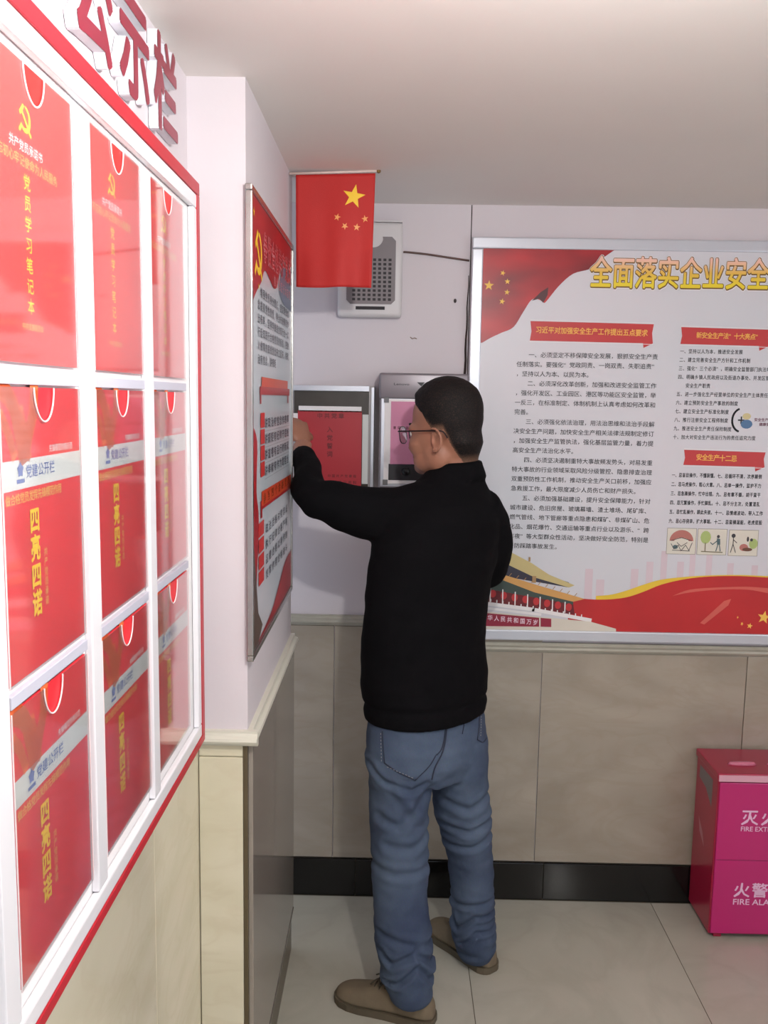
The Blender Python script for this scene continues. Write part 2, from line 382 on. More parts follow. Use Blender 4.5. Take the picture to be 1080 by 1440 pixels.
# ------------------------------------------------------------------ lit display board on the left wall
bd = empty('display_board', (XL+.01, 1.07, .984), 'large crimson edged display board with rows of red booklets on the left wall', 'display board')
Y0, Y1, Z0, Z1 = .50, 1.645, .984, 2.030
FB = Face((-.370, 0, 0), (0, 1, 0), (0, 0, 1))
obj('backing', box(B(), XL+.026, -.382, Y0+.001, Y1-.001, Z0+.001, Z1-.001, .001), letter_side, bd)
for a, b, c, d in ((Y0, Y1, Z0, Z0+.015), (Y0, Y1, Z1-.022, Z1), (Y0, Y0+.022, Z0+.0152, Z1-.0222), (Y1-.022, Y1, Z0+.0152, Z1-.0222)):
    obj('border_strip', box(B(), -.3818, -.361, a, b, c, d, .0015), crimson, bd, label='crimson border strip')
obj('board_face', box(B(), -.3815, -.373, Y0+.0235, Y1-.0235, Z0+.0165, Z1-.0235, .001), board_white, bd)
obj('spacer', box(B(), XL+.0005, XL+.0255, Y0+.02, Y1-.02, Z0+.02, Z1-.02), letter_side, bd)
rframe(bd, FB, Y0+.0235, Z0+.0165, Y1-.0235, Z1-.0235, .024, -.0025, .0085, white_gloss, 'frame_rail', .003)
cols = [.920, 1.185, 1.440]; rows = [1.680, 1.366, 1.050]
for i, yc in enumerate([.655]+cols):
    for zr in (1.6585, 1.3445):
        obj('row_rail', box(B(), -.3728, -.366, yc-.106, yc+.106, zr, zr+.013, .001), rail_grey, bd)
for yb_ in (.7875, 1.0525, 1.3125):
    obj('column_bar', box(B(), -.3728, -.363, yb_-.017, yb_+.017, 1.026, 1.972, .002), white_gloss, bd)
def pocket(yc, zb):
    w, h, r, x = .1055, .291, .026, -.3674
    out = [(-w, 0), (w, 0), (w, h), (r, h)] + [(r*math.cos(a), h-1.35*r*math.sin(a)) for a in [PI*k/12 for k in range(1, 12)]] + [(-r, h), (-w, h)]
    bm = B(); f = Face((x, yc, zb-.001), (0, 1, 0), (0, 0, 1)); poly(bm, f, out, 0)
    # a thin sheet of acrylic with real thickness
    g = bmesh.ops.extrude_face_region(bm, geom=bm.faces[:]); bmesh.ops.translate(bm, verts=[e for e in g['geom'] if isinstance(e, bmesh.types.BMVert)], vec=(.0012, 0, 0))
    bmesh.ops.recalc_face_normals(bm, faces=bm.faces)
    o = obj('pocket', bm, acrylic, bd)
    rim = [f.p(r*math.cos(a), h-1.35*r*math.sin(a), .0008) for a in [PI*k/16 for k in range(17)]]
    obj('notch_rim', tube(B(), rim, .0010, 6), acrylic_lit_rim, o)
    for s_ in (-1, 1): obj('pocket_edge', tube(B(), [f.p(s_*w, 0, .0006), f.p(s_*w, h, .0006)], .0009, 5), acrylic_lit_rim, o)
for yc in cols:
    for zb in rows: pocket(yc, zb)
# booklets
def emblem(bm, f, u, v, s, n, mi=0):
    """crossed hammer and sickle"""
    arc = [(u+s*(.02+.40*math.cos(a)), v+s*(.02+.40*math.sin(a))) for a in [math.radians(d) for d in range(-150, 95, 14)]]
    L1 = [(p[0], p[1]) for p in arc]
    out, inn = [], []
    for i, p in enumerate(L1):
        t = i/(len(L1)-1); w = s*(.055+.075*math.sin(PI*t)); dx, dy = p[0]-u-s*.02, p[1]-v-s*.02; q = math.hypot(dx, dy)
        out.append((p[0]+dx/q*w*.4, p[1]+dy/q*w*.4)); inn.append((p[0]-dx/q*w, p[1]-dy/q*w))
    poly(bm, f, out+inn[::-1], n, mi)
    strip(bm, f, [(u-s*.28, v-s*.22), (u-s*.45, v-s*.42)], s*.13, n+.0001, mi)
    strip(bm, f, [(u-s*.24, v+s*.22), (u+s*.42, v-s*.44)], s*.12, n+.0002, mi)
    poly(bm, f, [(u-s*.46, v+s*.16), (u-s*.16, v+s*.46), (u-s*.02, v+s*.40), (u-s*.38, v+s*.04)], n+.0003, mi)
FL = Face((0, 0, 0), (0, 1, 0), (0, 0, 1))
def booklet_top():
    t = empty('booklet', (0, 0, 0))
    obj('cover', box(B(), -.0015, .0015, -.1035, .1035, 0, .290, .0005), book_red, t)
    bm = B(); emblem(bm, FL, -.022, .236, .030, .0020); obj('emblem', bm, yellow_p, t)
    x = Txt(); x.line(FL, '共产党员承诺书', -.055, .209, .0115, .0115, .0020, .012); obj('caption', x.bm(), white_p, t)
    x = Txt(); x.line(FL, '不忘初心牢记使命为人民服务', -.092, .195, .0120, .0118, .0020, .008); obj('subtitle', x.bm(), gold_p, t)
    x = Txt(); x.line(FL, '党员学习笔记本', -.022, .176, .0200, .0165, .0020, .016, vertical=True); obj('title_lettering', x.bm(), yellow_p, t)
    x = Txt(); x.line(FL, '中共支部委员会', -.041, .036, .0075, .0075, .0020, .01); obj('imprint', x.bm(), gold_p, t)
    return t
def booklet_low():
    t = empty('booklet', (0, 0, 0))
    obj('cover', box(B(), -.0015, .0015, -.1035, .1035, 0, .290, .0005), book_red2, t)
    bm = B(); F2 = FL
    for P, w in (([(-.10, .29), (-.075, .275), (-.060, .25), (-.050, .222)], .022), ([(-.022, .288), (-.026, .265), (-.040, .24), (-.046, .224)], .020), ([(-.1, .262), (-.085, .245), (-.074, .224)], .014), ([(-.05, .224), (-.055, .24), (-.062, .26)], .03)):
        strip(bm, F2, [tuple(p) for p in smooth_curve(P, 4)], w, .0018)
    obj('ribbon_print', bm, orange_p, t)
    bm = B(); rect(bm, FL, -.1035, .190, .1035, .219, .0018); obj('pale_band', bm, band_p, t)
    x = Txt(); x.line(FL, '先锋模范作用示范', .016, .226, .0085, .0085, .0020, .01); obj('motto', x.bm(), white_p, t)
    x = Txt(); x.line(FL, '党建公开栏', -.042, .206, .0150, .0145, .0022, .012); bm = x.bm()
    star(bm, FL, -.062, .209, .008, .0022, k=.7); strip(bm, FL, [(-.070, .198), (-.054, .198)], .004, .0022); obj('band_lettering', bm, blue_p, t)
    x = Txt(); x.line(FL, '做合格党员发挥先锋模范作用', -.092, .181, .0108, .0115, .0020, .012); obj('heading', x.bm(), gold_p, t)
    x = Txt(); x.line(FL, '四亮四诺', -.032, .155, .0290, .0285, .0022, .034, wide=.86, vertical=True); obj('title_lettering', x.bm(), yellow_p, t)
    x = Txt(); x.line(FL, '共产党员承诺', -.006, .118, .0105, .0100, .0020, .008, vertical=True); obj('side_lettering', x.bm(), gold_p, t)
    return t
def copy_tree(o, parent=None):
    c = o.copy(); COL.objects.link(c); c.parent = parent
    for ch in o.children: copy_tree(ch, c)
    return c
rn = ['top', 'middle', 'bottom']; cn = ['nearest', 'second', 'farthest']
pt, pl = booklet_top(), booklet_low()
bpy.context.view_layer.update()
for r in range(3):
    for c in range(3):
        src = pt if r == 0 else pl
        first = (c == 0 and r in (0, 1))
        o = src if first else copy_tree(src)
        o.location = (-.3700, cols[c], rows[r])
        tag(o, 'red booklet with %s, %s row, %s column of the display board' % ('a yellow party emblem' if r == 0 else 'a pale band', rn[r], cn[c]), 'booklet', 'red booklets in the display board')
# raised sign letters on the left wall
FWL = Face((XL+.001, 0, 0), (0, 1, 0), (0, 0, 1))
for ch, yc, lb in (('公', 1.156, 'raised red faced sign letter above the display board, cut by the top of the photo'), ('示', 1.333, 'raised red faced sign letter above the display board, middle of three'), ('栏', 1.505, 'raised red faced sign letter above the display board, nearest the pillar')):
    x = Txt(); x.put(FWL, ch, yc, 2.142, .153, .153, .0078, .030, .050)
    o = obj('sign_letter', x.bm(), letter_side); tag(o, lb, 'letter', 'raised sign letters on the left wall')
    x = Txt(); x.put(FWL, ch, yc, 2.142, .153, .153, .0164, .030, .0); f = obj('letter_face', x.bm(), letter_red, o, label='dull red front face')
# ------------------------------------------------------------------ narrow poster panel on the pillar side
pn = empty('poster_panel', (XP+.006, 2.05, 1.12), 'tall narrow framed poster with red banner on the side of the pillar', 'poster')
FP = Face((XP+.009, 0, 0), (0, 1, 0), (0, 0, 1))
py0, py1, pz0, pz1 = 1.708, 2.388, 1.122, 2.048
obj('poster_sheet', box(B(), XP+.0006, XP+.0085, py0+.003, py1-.003, pz0+.003, pz1-.003), mat('panel_paper', (186, 200, 206), 0.3, rgb2=(212, 208, 214), scale=3), pn)
rframe(pn, FP, py0, pz0, py1, pz1, .012, -.0085, .005, silver)
bm = B()
poly(bm, FP, [(1.72, 2.036), (2.376, 2.036), (2.376, 1.99)] + [tuple(p) for p in smooth_curve([(2.376, 1.99), (2.26, 1.985), (2.16, 1.965), (2.10, 1.91), (2.04, 1.895), (1.98, 1.905), (1.90, 1.915), (1.85, 1.885), (1.79, 1.86), (1.72, 1.825)], 4)[1:]], .0006)
poly(bm, FP, [tuple(p) for p in smooth_curve([(1.72, 1.60), (1.79, 1.56), (1.78, 1.46), (1.81, 1.40), (1.79, 1.30), (1.76, 1.22), (1.72, 1.17)], 4)], .0006)
poly(bm, FP, [(1.80, 1.136), (2.376, 1.136), (2.376, 1.235)] + [tuple(p) for p in smooth_curve([(2.376, 1.235), (2.25, 1.225), (2.13, 1.19), (2.0, 1.155), (1.80, 1.138)], 4)[1:]], .0006)
obj('red_silk_print', bm, mat('print_silk_red', (184, 26, 34), .4, rgb2=(146, 14, 26), scale=3), pn)
bm = B()
poly(bm, FP, [tuple(p) for p in smooth_curve([(2.376, 1.985), (2.22, 1.97), (2.13, 1.91), (2.2, 1.88), (2.376, 1.875)], 4)], .0005)
obj('slate_print', bm, mat('print_slate', (112, 124, 146), .4), pn)
bm = B(); poly(bm, FP, [(1.72, 1.36), (1.75, 1.34), (1.80, 1.20), (1.86, 1.16), (1.80, 1.136), (1.72, 1.136)], .0008); obj('shade_print', bm, mat('print_slate_brown', (92, 74, 66), .4), pn)
bm = B(); emblem(bm, FP, 1.812, 1.935, .098, .0010); star(bm, FP, 1.755, 2.005, .010, .001); star(bm, FP, 1.815, 1.872, .008, .001); obj('emblem', bm, yellow_p, pn)
x = Txt(); x.line(FP, '争做合格共产党员', 1.905, 1.960, .060, .062, .0012, .055, wide=.9, shear=.02); obj('title_outline', x.bm(), mat('print_rose', (232, 150, 156), .4), pn)
x = Txt(); x.line(FP, '争做合格共产党员', 1.905, 1.960, .060, .062, .0017, .012, wide=.9, shear=.02); obj('title_lettering', x.bm(), mat('print_title_red', (196, 30, 40), .4), pn)
x = Txt(); x.line(FP, '信念坚定行动自觉', 2.05, 1.913, .040, .026, .0012, .012); obj('title_subline', x.bm(), mat('print_rose', (1, 1, 1)), pn)
x = Txt()
for i, t in enumerate(['　增强党员身份意识，坚定理想信', '念提高党性觉悟，争当先进模范作', '出表率，坚持学做结合知行合一以', '行促知践行合格党员的标准，把做', '人做事的底线划出来立起来，讲政', '治有信念，讲规矩']):
    x.line(FP, t, 1.815, 1.863-i*.0272, .0345, .0215, .0010, .012, wide=1.3)
rowsA = ['讲政治有信念作表率', '讲规矩有纪律守底线', '讲道德有品行树新风', '讲奉献有作为敢担当']
rowsB = ['政治合格对党忠诚', '执行纪律合格严明', '品德合格以身作则', '发挥作用合格奋斗']
for i, t in enumerate(rowsA): x.line(FP, t, 1.915, 1.594-i*.0345, .0480, .024, .0010, .018, wide=1.6)
for i, t in enumerate(rowsB): x.line(FP, t, 1.925, 1.362-i*.0345, .0500, .023, .0010, .015, wide=1.6)
obj('body_text', x.bm(), mat('print_ink_grey', (70, 72, 84), .5), pn)
bm = B()
for i in range(4): rect(bm, FP, 1.835, 1.586-i*.0345, 1.892, 1.617-i*.0345, .0011)
for i in range(4): rect(bm, FP, 1.805, 1.358-i*.0345, 1.880, 1.388-i*.0345, .0011)
obj('red_boxes', bm, mat('print_box_red', (206, 40, 34), .4), pn)
bm = B(); rect(bm, FP, 1.825, 1.655, 2.33, 1.672, .0013); rect(bm, FP, 1.83, 1.636, 1.846, 1.655, .0009); rect(bm, FP, 2.295, 1.636, 2.311, 1.655, .0009)
poly(bm, FP, [(1.85, 1.413), (2.37, 1.406), (2.37, 1.412), (1.85, 1.419)], .0013); rect(bm, FP, 1.835, 1.395, 1.858, 1.432, .0009)
obj('red_bars', bm, mat('print_bar_red', (178, 34, 40), .4), pn)
bm = B(); rect(bm, FP, 1.850, 1.672, 2.295, 1.692, .0010); poly(bm, FP, [(1.85, 1.419), (2.37, 1.412), (2.37, 1.444), (1.85, 1.451)], .0010); obj('banner_print', bm, mat('print_banner', (214, 74, 40), .4), pn)
x = Txt(); x.line(FP, '争当四个合格党员', 1.89, 1.433, .060, .024, .0016, .02, wide=1.6); obj('banner_lettering', x.bm(), mat('print_rust', (150, 60, 20), .5), pn)
bm = B()
for i in range(4):
    for k in range(26): rect(bm, FP, 1.895+k*.017, 1.5765-i*.0345, 1.905+k*.017, 1.5775-i*.0345, .0009)
obj('dotted_rules', bm, grey_p, pn)
obj('corner_clip', box(B(), XP+.014, XP+.022, 2.366, 2.392, 1.405, 1.43, .002), mat('clip_brown', (72, 56, 50), .4), pn, label='small dark brown clip')
# ------------------------------------------------------------------ national flag hanging from a stick at the pillar end
fg = empty('flag', (-.16, 2.38, 1.94), 'red flag with five yellow stars hanging from a thin stick at the ceiling', 'flag')
FF = Face((0, 2.38, 0), (1, 0, 0), (0, 0, 1))
def onf(px, py):
    p = at(px, py, 2.38); return p.x, p.z
ctl = [onf(416, 246), onf(528, 243.5), onf(522, 405), onf(416, 403)]
nx_, nz_ = 26, 36; bm = B(); G = []
def flagpt(s, t, n=0.0):
    a = Vector((*ctl[0], 0)).lerp(Vector((*ctl[1], 0)), s); b = Vector((*ctl[3], 0)).lerp(Vector((*ctl[2], 0)), s); p = a.lerp(b, t)
    wv = .006*t*math.sin(s*7.5+1.2*t)+.003*t*math.sin(s*15+2)
    return Vector((p.x, 2.38+wv-n, p.y - .002*math.sin(s*6)*t))
for i in range(nx_+1): G.append([bm.verts.new(flagpt(i/nx_, j/nz_)) for j in range(nz_+1)])
for i in range(nx_):
    for j in range(nz_): bm.faces.new((G[i][j], G[i][j+1], G[i+1][j+1], G[i+1][j])).smooth = True
g = bmesh.ops.extrude_face_region(bm, geom=bm.faces[:]); bmesh.ops.translate(bm, verts=[e for e in g['geom'] if isinstance(e, bmesh.types.BMVert)], vec=(0, .0008, 0)); bmesh.ops.recalc_face_normals(bm, faces=bm.faces)
obj('flag_cloth', bm, mat('flag_red', (192, 36, 32), .65, var=.05, bump=.1, bscale=300), fg, True)
def fstar(cx, cy, r, rot, name='star', m=None):
    u, v = onf(cx, cy); W_, H_ = ctl[1][0]-ctl[0][0], ctl[0][1]-ctl[3][1]
    bm = B(); pts = []
    for i in range(10):
        rr = r if i % 2 == 0 else r*.4
        uu, vv = u+rr*math.sin(rot+i*PI/5), v+rr*math.cos(rot+i*PI/5)
        pts.append(flagpt((uu-ctl[0][0])/W_, (ctl[0][1]-vv)/H_, .0009))
    c = bm.verts.new(flagpt((u-ctl[0][0])/W_, (ctl[0][1]-v)/H_, .0009)); V = [bm.verts.new(p) for p in pts]
    for i in range(10): bm.faces.new((c, V[i], V[(i+1) % 10]))
    obj(name, bm, m or yellow_p, fg)
fstar(498, 279, .031, .18, 'large_star')
for cx, cy, ro in ((475, 307, .3), (486, 320, .6), (503, 321.5, .1), (514.5, 310, -.2)): fstar(cx, cy, .0098, ro, m=mat('print_peach', (246, 168, 96), .5))
obj('stick', tube(B(), [at(407, 244.2, 2.38), at(531, 240.5, 2.38)], .0032, 8), mat('pale_stick', (228, 208, 198), .5), fg, True)
bm = B(); ell(bm, at(532.5, 240.5, 2.38), (.006, .006, .006), sub=2); obj('stick_knob', bm, mat('brass_knob', (150, 120, 70), .3, .7), fg, True)
# ------------------------------------------------------------------ wall device behind the flag
dv = empty('wall_speaker', (-.085, D-.02, 1.905), 'white wall speaker with a grey grille half hidden behind the flag', 'speaker')
FD = Face((0, D-.04, 0), (1, 0, 0), (0, 0, 1))
def ond(px, py, Y=D-.045):
    p = at(px, py, Y); return p.x, p.z
d0, d1 = ond(474, 445), ond(567, 312)
bm = B(); box(bm, d0[0], d1[0], D-.042, D-.0005, d0[1], d1[1], .012); obj('casing', bm, mat('ivory_plastic', (214, 210, 210), .4, var=.01), dv, True)
g0_, g1_ = ond(487, 427), ond(557, 333)
FDv = Face((0, D-.0425, 0), (1, 0, 0), (0, 0, 1))
r = .012
pts = [(g0_[0]+r, g0_[1]), (g1_[0]-r, g0_[1]), (g1_[0], g0_[1]+r), (g1_[0], g1_[1]-r), (g1_[0]-r, g1_[1]), (g1_[0]-.040, g1_[1])]
cx_, cz_ = g1_[0]-.068, g1_[1]-.002
pts += [(cx_+.030*math.cos(a), cz_-.030*math.sin(a)) for a in [math.radians(d) for d in range(10, 175, 15)]]
pts += [(g0_[0]+r, g1_[1]), (g0_[0], g1_[1]-r), (g0_[0], g0_[1]+r)]
bm = B(); poly(bm, FDv, pts, .0); g = bmesh.ops.extrude_face_region(bm, geom=bm.faces[:]); bmesh.ops.translate(bm, verts=[e for e in g['geom'] if isinstance(e, bmesh.types.BMVert)], vec=(0, -.002, 0)); bmesh.ops.recalc_face_normals(bm, faces=bm.faces)
gr = obj('grille', bm, mat('grille_grey', (128, 120, 122), .5), dv)
FD2 = Face((0, D-.0448, 0), (1, 0, 0), (0, 0, 1)); bm = B()
for i in range(8):
    for j in range(10):
        if i + j > 13 or (j > 7 and i > 5): continue
        u, v = g1_[0]-.017-i*.0155, g0_[1]+.014+j*.0130
        rect(bm, FD2, u-.0045, v-.0038, u+.0045, v+.0038, 0)
obj('grille_holes', bm, mat('hole_dark', (58, 54, 56), .8), gr)
s0, s1 = ond(500, 435), ond(541, 431); bm = B(); box(bm, s0[0], s1[0], D-.0435, D-.042, s0[1], s1[1], .0004); obj('slot', bm, mat('hole_dark', (60, 56, 58)), dv)
s0, s1 = ond(528, 311), ond(566, 308); obj('top_ridge', box(B(), s0[0], s1[0], D-.040, D-.010, d1[1]+.0003, d1[1]+.005, .001), mat('ivory_plastic', (1, 1, 1)), dv)
cb = [at(568, 354.5, D-.008), at(572, 354.5, D-.005), at(600, 357.5, D-.005), at(630, 362, D-.005), at(660, 366.5, D-.005)]
tag(obj('cable', tube(B(), smooth_curve([tuple(c) for c in cb], 4), .0030, 8), mat('cable_brown', (96, 72, 66), .6), smooth=True), 'short brown cable from the wall speaker to the crack in the wall', 'cable')
bm = B(); ell(bm, at(640, 423, D-.004), (.0045, .006, .0065), sub=2); tag(obj('wall_plug', bm, mat('plug_dark', (74, 62, 60), .7), smooth=True), 'tiny dark wall plug below the cable', 'wall plug')
tag(obj('wall_hook', tube(B(), [at(577, 474, D-.001), at(580, 476.5, D-.006), at(583, 475, D-.006), at(586, 476.5, D-.003)], .0012, 6), mat('hook_tan', (140, 110, 90), .5)), 'tiny tan hook on the wall above the boxes', 'hook')
# ------------------------------------------------------------------ two boxes on the back wall
def cabinet(px0, py0_, px1, py1_, dep):
    Y = D-dep; a, b = at(px0, py1_, Y), at(px1, py0_, Y); return Y, a.x, b.x, a.z, b.z
Yc, bx0, bx1, bz0, bz1 = cabinet(411.5, 543, 527, 693, .07)
nb = empty('notice_box', ((bx0+bx1)/2, D-.035, bz0), 'shallow silver framed wall box holding a red leaflet, left of the grey box', 'notice box')
bx0 = max(bx0, -.315)
obj('casing', box(B(), bx0, bx1, Yc+.004, D-.0005, bz0, bz1, .003), mat('box_grey', (160, 156, 156), .4, .2), nb)
FN = Face((0, Yc+.003, 0), (1, 0, 0), (0, 0, 1))
def onn(px, py, Y=Yc): p = at(px, py, Y); return p.x, p.z
def nrect(n0, n1, px0, py0, px1, py1, m, name, Y=None, bev=.001, parent=None, label=None):
    Y = Y or Yc; a, b = at(px0, py1, Y), at(px1, py0, Y)
    return obj(name, box(B(), a.x, b.x, Y+.004-n1, Y+.004-n0, a.z, b.z, bev), m, parent or nb, label=label)
dark_in = mat('dark_window', (70, 66, 60), .25, var=.15, scale=12)
nrect(.0, .003, 413, 549, 519, 690, dark_in, 'window_pane')
nrect(.0, .012, 412, 543, 519.5, 549, alu, 'top_rail'); nrect(.0, .008, 520.2, 545, 526.6, 692, alu, 'side_rail')
nrect(.0035, .006, 411.5, 581, 420, 690, white_p, 'inner_strip'); nrect(.0035, .006, 508.5, 583, 518.4, 680.5, band_p, 'inner_strip')
lf = empty('leaflet', tuple(at(464, 689, Yc-.004)), 'red leaflet with a white top edge inside the silver notice box', 'leaflet')
a_, b_ = at(418.5, 689, Yc-.003), at(509, 578, Yc-.003)
obj('leaflet_cover', box(B(), a_.x, b_.x, Yc-.0045, Yc-.0030, a_.z, b_.z, .0004), mat('leaflet_red', (176, 36, 48), .45, var=.05), lf)
a2_ = at(420, 578.5, Yc-.003); b2_ = at(508.5, 572, Yc-.003)
obj('white_edge', box(B(), a2_.x, b2_.x, Yc-.0045, Yc-.0030, a2_.z, b2_.z, .0004), white_p, lf)
FLf = Face((0, Yc-.0048, 0), (1, 0, 0), (0, 0, 1)); x = Txt()
def tline(x, f, Y, t, px, py, dpx, size, vertical=False, off=.02):
    p = at(px, py, Y); k = dpx*Y/F
    x.line(f, t, p.x, p.z, k, size*Y/F, .0, off, vertical=vertical)
tline(x, FLf, Yc, '中共党章', 450, 584.5, 10, 8); tline(x, FLf, Yc, '入党誓词', 464, 604, 11.5, 8.5, True)
tline(x, FLf, Yc, '中国共产党章程', 463, 669, 6, 4.5); tline(x, FLf, Yc, '学习资料', 478, 678, 7, 5)
obj('leaflet_lettering', x.bm(), mat('print_dark_red', (104, 14, 24), .5), lf)
# grey suggestion box
Yg = D-.12; a, b = at(531, 688, Yg), at(660, 526, Yg)
gb = empty('letter_box', ((a.x+b.x)/2, D-.06, a.z), 'grey metal wall box with a pink sheet in its window, behind the man\'s head', 'box')
gm = mat('box_metal_grey', (136, 130, 136), .35, .3, var=.03)
bzc = at(531, 561, Yg).z
obj('lid', box(B(), a.x, b.x, Yg, D-.0005, bzc, b.z, .007), gm, gb, True)
obj('casing', box(B(), a.x+.002, b.x-.002, Yg+.006, D-.0005, a.z, bzc-.0005, .004), gm, gb, True)
def grect(n0, n1, px0, py0, px1, py1, m, name, bev=.001, parent=None):
    p, q = at(px0, py1, Yg), at(px1, py0, Yg)
    return obj(name, box(B(), p.x, q.x, Yg+.006-n1, Yg+.006-n0, p.z, q.z, bev), m, parent or gb)
dr = grect(.0, .004, 534.5, 559.5, 656, 684, alu, 'door')
grect(.0042, .006, 539, 563, 652, 680, white_p, 'door_panel', parent=dr)
grect(.0062, .0075, 548.5, 566, 648, 653, mat('pink_paper', (212, 140, 172), .6, var=.03), 'pink_sheet', .0003)
grect(.0062, .0075, 546, 654, 650, 675, mat('box_black', (44, 42, 46), .4), 'black_panel', .0003)
for px, py in ((543.5, 562.5), (541.5, 678)): grect(.0064, .009, px-3.6, py-3.6, px+3.6, py+3.6, mat('corner_grey', (110, 110, 112), .4), 'corner_plate', .0005)
kp = at(571, 663, Yg); bm = B(); loft(bm, [(Vector((kp.x, Yg-.0025, kp.z)), Vector((.013, 0, 0)), Vector((0, 0, .013))), (Vector((kp.x, Yg-.014, kp.z)), Vector((.010, 0, 0)), Vector((0, 0, .010)))], 20); obj('knob', bm, mat('knob_black', (20, 19, 20), .3), gb, True)
FG = Face((0, Yg-.0006, 0), (1, 0, 0), (0, 0, 1)); p = at(554, 541.5, Yg)
x = Txt(); x.fit(FG, 'Lenovo', p.x, p.z, .046, .0065, .0, .02); bm = x.bm()
q = at(592, 540, Yg); poly(bm, FG, [(q.x-.012, q.z+.005), (q.x+.012, q.z+.005), (q.x+.001, q.z-.007)], .0)
obj('lid_lettering', bm, black_p, gb)
x = Txt(); FGp = Face((0, Yg-.0018, 0), (1, 0, 0), (0, 0, 1)); p = at(555, 601.5, Yg); x.line(FGp, '意见箱征求意见', p.x, p.z, .0125, .0095, .0, .02); obj('sheet_lettering', x.bm(), mat('print_plum', (90, 30, 50)), gb)
# ------------------------------------------------------------------ big notice board
Yp = D-.03
nbd = empty('notice_board', (1.06, D-.015, .905), 'large white framed safety notice board with red flag artwork on the back wall', 'notice board')
FBk = Face((0, Yp+.004, 0), (1, 0, 0), (0, 0, 1))
PX0, PX1, PZ0, PZ1 = .224, 1.90, .892, 2.141
obj('backing', box(B(), PX0+.003, PX1-.003, Yp+.0045, D-.0005, PZ0+.003, PZ1-.003, .001), alu, nbd)
rframe(nbd, FBk, PX0, PZ0, PX1, PZ1, .034, -.010, .006, mat('frame_silver_white', (206, 208, 216), .28, .35, var=.02), 'frame_rail', .004)
bm = B(); rect(bm, FBk, PX0+.033, PZ0+.033, PX1-.033, PZ1-.033, .0)
obj('poster_sheet', bm, mat('poster_paper', (212, 214, 220), .35, rgb2=(222, 216, 222), scale=1.6), nbd)
def ob(px, py): p = at(px, py, Yp+.004); return p.x, p.z
def cpx(P, k=4): return [ob(*p) for p in smooth_curve(P, k)]
poster_red = mat('poster_flag_red', (196, 28, 36), .35, rgb2=(120, 16, 28), scale=5.5, stretch=(1, 1, 2), detail=1.5)
u0, v1 = PX0+.034, PZ1-.034
bm = B(); pts = [(u0, v1)] + [(ob(864, 352)[0], v1)] + cpx([(862, 353), (845, 365), (830, 378), (806, 385), (786, 402), (768, 424), (764, 425), (757, 421), (747, 422), (735, 440), (722, 460), (705, 468), (690, 475), (678, 482)]); pts.append((u0, pts[-1][1]))
poly(bm, FBk, pts, .0008); obj('flag_print', bm, poster_red, nbd)
bm = B(); poly(bm, FBk, [ob(748, 423), ob(760, 411), ob(771, 404), ob(770, 415), ob(764, 426), ob(758, 420)], .0012); obj('flag_fold_print', bm, mat('print_fold', (74, 18, 26), .4), nbd)
bm = B()
for px, py, r_, ro in ((687.5, 401.5, .0155, .05), (707, 384, .0085, .3), (713.5, 396, .0090, .0), (713, 411, .0090, .1), (706, 424, .0095, .2)): star(bm, FBk, *ob(px, py), r_, .0014, ro)
obj('star_print', bm, mat('print_star', (250, 200, 90), .5), nbd)
# title
def pline(x, t, p0, p1, size, n, off, wide=.92, sv=None):
    u0, v0 = ob(*p0); u1, v1 = ob(*p1); k = len(t)-1
    for i, ch in enumerate(t):
        if ch not in ' \u3000': x.put(FBk, ch, u0+(u1-u0)*i/k, v0+(v1-v0)*i/k, size*wide, sv or size, n, off)
title = '全面落实企业安全'; ta, tb_ = (845, 383.5), (1066, 389.5)
ua, va = ob(*ta); ub, vb = ob(*tb_); st = (ub-ua)/7
def titl(n, off, dx=0, dz=0):
    x = Txt()
    for i, ch in enumerate('全面落实企业安全生产主体责任'):
        x.put(FBk, ch, ua+st*i+dx, va+dz, .068, .098, n, off)
    return x.bm()
obj('title_shadow', titl(.0012, .075, .001, -.0015), white_p, nbd)
obj('title_outline', titl(.0016, .052, .0006, -.001), mat('print_bronze', (120, 84, 34), .5), nbd)
gm_ = bpy.data.materials.new('title_gold'); gm_.use_nodes = True; nt = gm_.node_tree; b_ = nt.nodes['Principled BSDF']
tc = nt.nodes.new('ShaderNodeTexCoord'); sx = nt.nodes.new('ShaderNodeSeparateXYZ'); mr = nt.nodes.new('ShaderNodeValToRGB')
nt.links.new(tc.outputs['Generated'], sx.inputs[0]); nt.links.new(sx.outputs['Z'], mr.inputs[0]); nt.links.new(mr.outputs[0], b_.inputs['Base Color'])
mr.color_ramp.elements[0].color = (*srgb(240, 214, 40), 1); mr.color_ramp.elements[0].position = .15; mr.color_ramp.elements[1].color = (*srgb(246, 196, 178), 1); mr.color_ramp.elements[1].position = .9
k_ = mr.color_ramp.elements.new(.5); k_.color = (*srgb(236, 190, 74), 1); b_.inputs['Roughness'].default_value = .4
obj('title_lettering', titl(.0022, .020), gm_, nbd)
# banners
def banner(p0, p1, text, t0, t1, size):
    (a, b), (c, d) = ob(*p0), ob(*p1)
    bm = B(); poly(bm, FBk, [(a, b), (c, b-.004), (c-.004, (b+d)/2), (c, d), (a, d+.003), (a+.004, (b+d)/2)], .0008); poly(bm, FBk, [(c-.03, d), (c, d), (c-.028, d-.014)], .0007)
    o = obj('banner_print', bm, mat('print_banner_red', (198, 50, 50), .4, var=.04), nbd)
    bm = B(); strip(bm, FBk, [(a, b+.003), (c, b-.001)], .0016, .0010); strip(bm, FBk, [(a, d), (c, d-.003)], .0016, .0012); obj('banner_edge', bm, white_p, o)
    x = Txt(); pline(x, text, t0, t1, size, .0014, .02, .9); obj('banner_lettering', x.bm(), mat('print_amber', (246, 186, 84), .5), o)
banner((746, 451.5), (918, 483), '习近平对加强安全生产工作提出五点要求', (757.5, 464), (906.5, 468.5), .0215)
